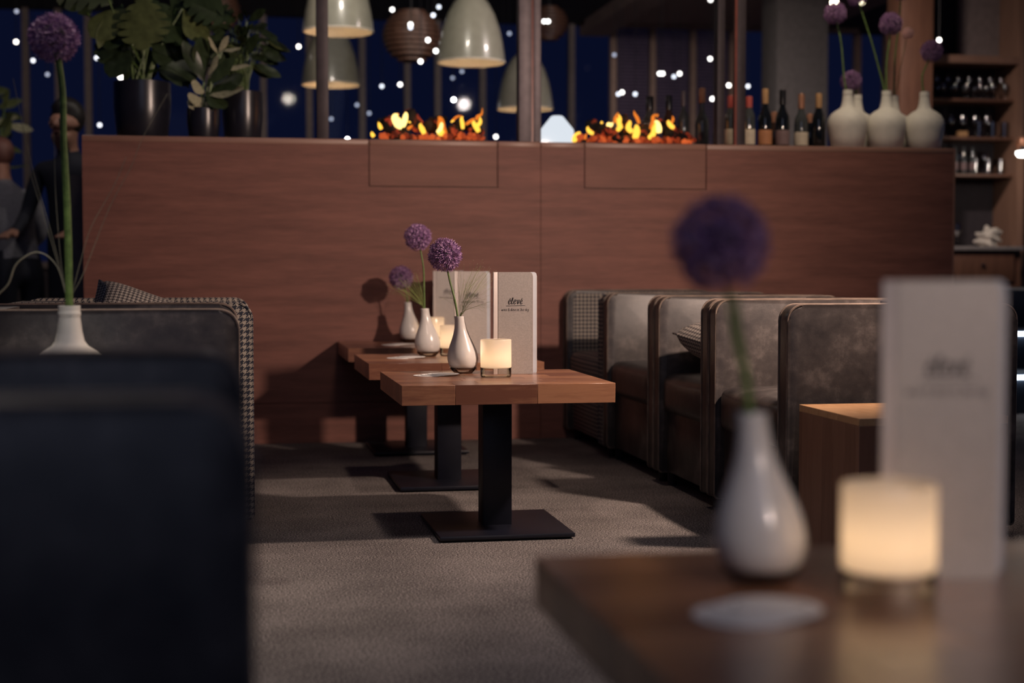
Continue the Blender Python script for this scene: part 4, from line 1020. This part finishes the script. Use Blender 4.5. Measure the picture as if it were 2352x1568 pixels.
# crumpled napkin on the worktop
bm = bmesh.new(); bmesh.ops.create_icosphere(bm, subdivisions=4, radius=1)
for v_ in bm.verts:
    c = v_.co; k = 1 + .28 * math.sin(c.x * 6 + 2) * math.cos(c.y * 7) + .22 * math.sin(c.z * 9 + c.x * 5)
    v_.co = Vector((c.x * .085 * k, c.y * .06 * k, max(-.055, c.z * .075 * k + .25 * c.x * .08)))
p = aty(2272, 545, BY + .0)
tag(obj('crumpled_napkin', bm, 'cloth_white', None, (p.x, BY + .02, ZC + .055), angle=90), 'crumpled white cloth napkin on the steel worktop', 'napkin')
t = thing('stem_glass', 'single stem glass standing on the steel worktop', 'glass', (aty(2205, 540, BY).x, BY + .05, ZC)); obj('glass_bowl', ME_G, 'goblet_glass', t)
# copper topped lamp at the right edge
p = aty(2350, 352, BY - .4)
light('copper_lamp_light', 'POINT', (p.x, p.y - .08, p.z - .06), 3.0, (1, .85, .72), shadow_soft_size=.03)
t = thing('copper_lamp', 'white glowing lamp with a copper cap hanging by the cabinet', 'lamp', p)
obj('lamp_globe', lathe([(0, -.028), (.035, -.024), (.05, -.004), (.048, .012), (0, .02)], 24), 'glow_white', t)
obj('copper_cap', lathe([(.052, .05), (.055, .07), (.04, .11), (0, .12)], 24), 'foil_copper', t)
obj('stay', tube([(0, 0, .015), (0, 0, .06)], .02, 8), 'cord_black', t); obj('cord', tube([(0, 0, .11), (0, 0, 3.3 - p.z)], .004, 5), 'cord_black', t)

# ------------------------------------------------------------------ guests beyond the divider end
def person(loc, rz, joints, edges, zones, label, hair):
    me = bpy.data.meshes.new('body'); names_ = list(joints)
    me.from_pydata([joints[n][0] for n in names_], [(names_.index(a), names_.index(c)) for a, c in edges], [])
    o = bpy.data.objects.new('tmp_body', me); COL.objects.link(o)
    md = o.modifiers.new('s', 'SKIN'); sv = me.skin_vertices[0].data
    for i, n in enumerate(names_):
        r = joints[n][1]; sv[i].radius = r if isinstance(r, tuple) else (r, r); sv[i].use_root = (n == 'pelvis')
    md.use_smooth_shade = True
    o.modifiers.new('d', 'SUBSURF').levels = 2
    dg = bpy.context.evaluated_depsgraph_get(); me2 = bpy.data.meshes.new_from_object(o.evaluated_get(dg)); bpy.data.objects.remove(o)
    me2.name = 'body'
    me2.materials.clear()
    for mname, _ in zones: me2.materials.append(MATS[mname])
    for p_ in me2.polygons:
        for i, (_, fn) in enumerate(zones):
            if fn(p_.center): p_.material_index = i; break
        p_.use_smooth = True
    t = thing('person', label, 'person', loc, rz)
    b_ = bpy.data.objects.new('body', me2); COL.objects.link(b_); b_.parent = t
    hair(t); return t
def std(lean=0, h=1.72):
    s = h / 1.72
    J = {'pelvis': ((0, 0, .95), (.15, .11)), 'belly': ((0, -.02 - lean * .3, 1.10), (.15, .10)), 'chest': ((0, -.03 - lean * .7, 1.30), (.18, .11)), 'neck0': ((0, -.03 - lean, 1.44), (.085, .075)), 'neck': ((0, -.05 - lean, 1.50), .052), 'head': ((0, -.06 - lean * 1.1, 1.58), (.072, .085)), 'face': ((0, -.075 - lean * 1.1, 1.65), (.075, .09)), 'crown': ((0, -.06 - lean * 1.1, 1.70), (.055, .065))}
    for sd, k in ((1, 'l'), (-1, 'r')):
        J['sh' + k] = ((sd * .19, -.03 - lean * .9, 1.40), .06); J['el' + k] = ((sd * .26, -.08 - lean * .7, 1.13), .042); J['wr' + k] = ((sd * .20, -.28 - lean * .6, 1.02), .028); J['pa' + k] = ((sd * .185, -.36 - lean * .6, 1.01), (.036, .018))
        for f_ in range(4): J['f%d%s' % (f_, k)] = ((sd * (.155 + .02 * f_), -.435 - lean * .6 + .004 * abs(f_ - 1.5), .985), .009)
        J['th' + k] = ((sd * .135, -.37 - lean * .6, .995), .010)
        J['hip' + k] = ((sd * .09, .0, .88), .095); J['kn' + k] = ((sd * .10, -.02, .50), .06); J['an' + k] = ((sd * .10, .02, .10), .042); J['to' + k] = ((sd * .11, -.14, .04), (.045, .035))
    J['nose'] = ((0, -.178 - lean * 1.1, 1.625), .011); J['earl'] = ((.088, -.055 - lean * 1.1, 1.635), (.012, .018)); J['earr'] = ((-.088, -.055 - lean * 1.1, 1.635), (.012, .018)); J['chin'] = ((0, -.135 - lean * 1.1, 1.565), .028)
    E = [('face', 'nose'), ('face', 'earl'), ('face', 'earr'), ('head', 'chin'), ('pelvis', 'belly'), ('belly', 'chest'), ('chest', 'neck0'), ('neck0', 'neck'), ('neck', 'head'), ('head', 'face'), ('face', 'crown')]
    for k in 'lr':
        E += [('chest', 'sh' + k), ('sh' + k, 'el' + k), ('el' + k, 'wr' + k), ('wr' + k, 'pa' + k), ('wr' + k, 'th' + k), ('pelvis', 'hip' + k), ('hip' + k, 'kn' + k), ('kn' + k, 'an' + k), ('an' + k, 'to' + k)] + [('pa' + k, 'f%d%s' % (f_, k)) for f_ in range(4)]
    return {n: (tuple(c * s for c in p), tuple(c * s for c in r) if isinstance(r, tuple) else r * s) for n, (p, r) in J.items()}, E
def hair_fn(c, s, mt, nose=True):
    def f(t):
        bm = bmesh.new(); bmesh.ops.create_icosphere(bm, subdivisions=3, radius=1)
        for v_ in bm.verts:
            q = v_.co; k = 1.0
            if q.y < -.35 and q.z < .35: k = .80
            v_.co = Vector((q.x * s[0] * k, q.y * s[1] * k, q.z * s[2]))
        obj('hair', bm, mt, t, c, angle=90)
        for sx in (-1, 1): obj('eye', lathe([(0, -.009), (.009, 0), (0, .009)], 10), 'hair_dark', t, (c[0] + sx * .032, c[1] - .122, c[2] - .03))
        obj('mouth', B(-.024, .024, -.006, .006, -.004, .004, bev=.002), 'hair_red', t, (c[0], c[1] - .115, c[2] - .095))
    return f
J, E_ = std(.20, 1.58)
head_y = J['face'][0][1]; nb = J['neck'][0][2]
gp = aty(40, 400, 9.4)
person((gp.x, 9.4, 0), R(-150), J, E_, [('skin', lambda c: c.z > nb - .01 or (c.y < -.33 and c.z < 1.05)), ('shirt_grey', lambda c: c.z > .92), ('cloth_dark', lambda c: True)],
       'standing guest in a grey shirt bending forward beside the leafy plant', hair_fn((0, J['face'][0][1] + .015, J['face'][0][2] + .02), (.082, .10, .095), 'hair_red'))
J, E_ = std(.02, 1.76); nb2 = J['neck'][0][2]
gp = aty(172, 400, 9.35)
person((gp.x, 9.35, 0), R(-28), J, E_, [('skin', lambda c: c.z > nb2 - .01 or (c.y < -.33 and c.z < 1.1)), ('cloth_dark', lambda c: True)],
       'standing guest in dark clothes with dark hair at the divider end', hair_fn((0, J['face'][0][1] + .03, J['face'][0][2] + .035), (.098, .115, .115), 'hair_dark'))
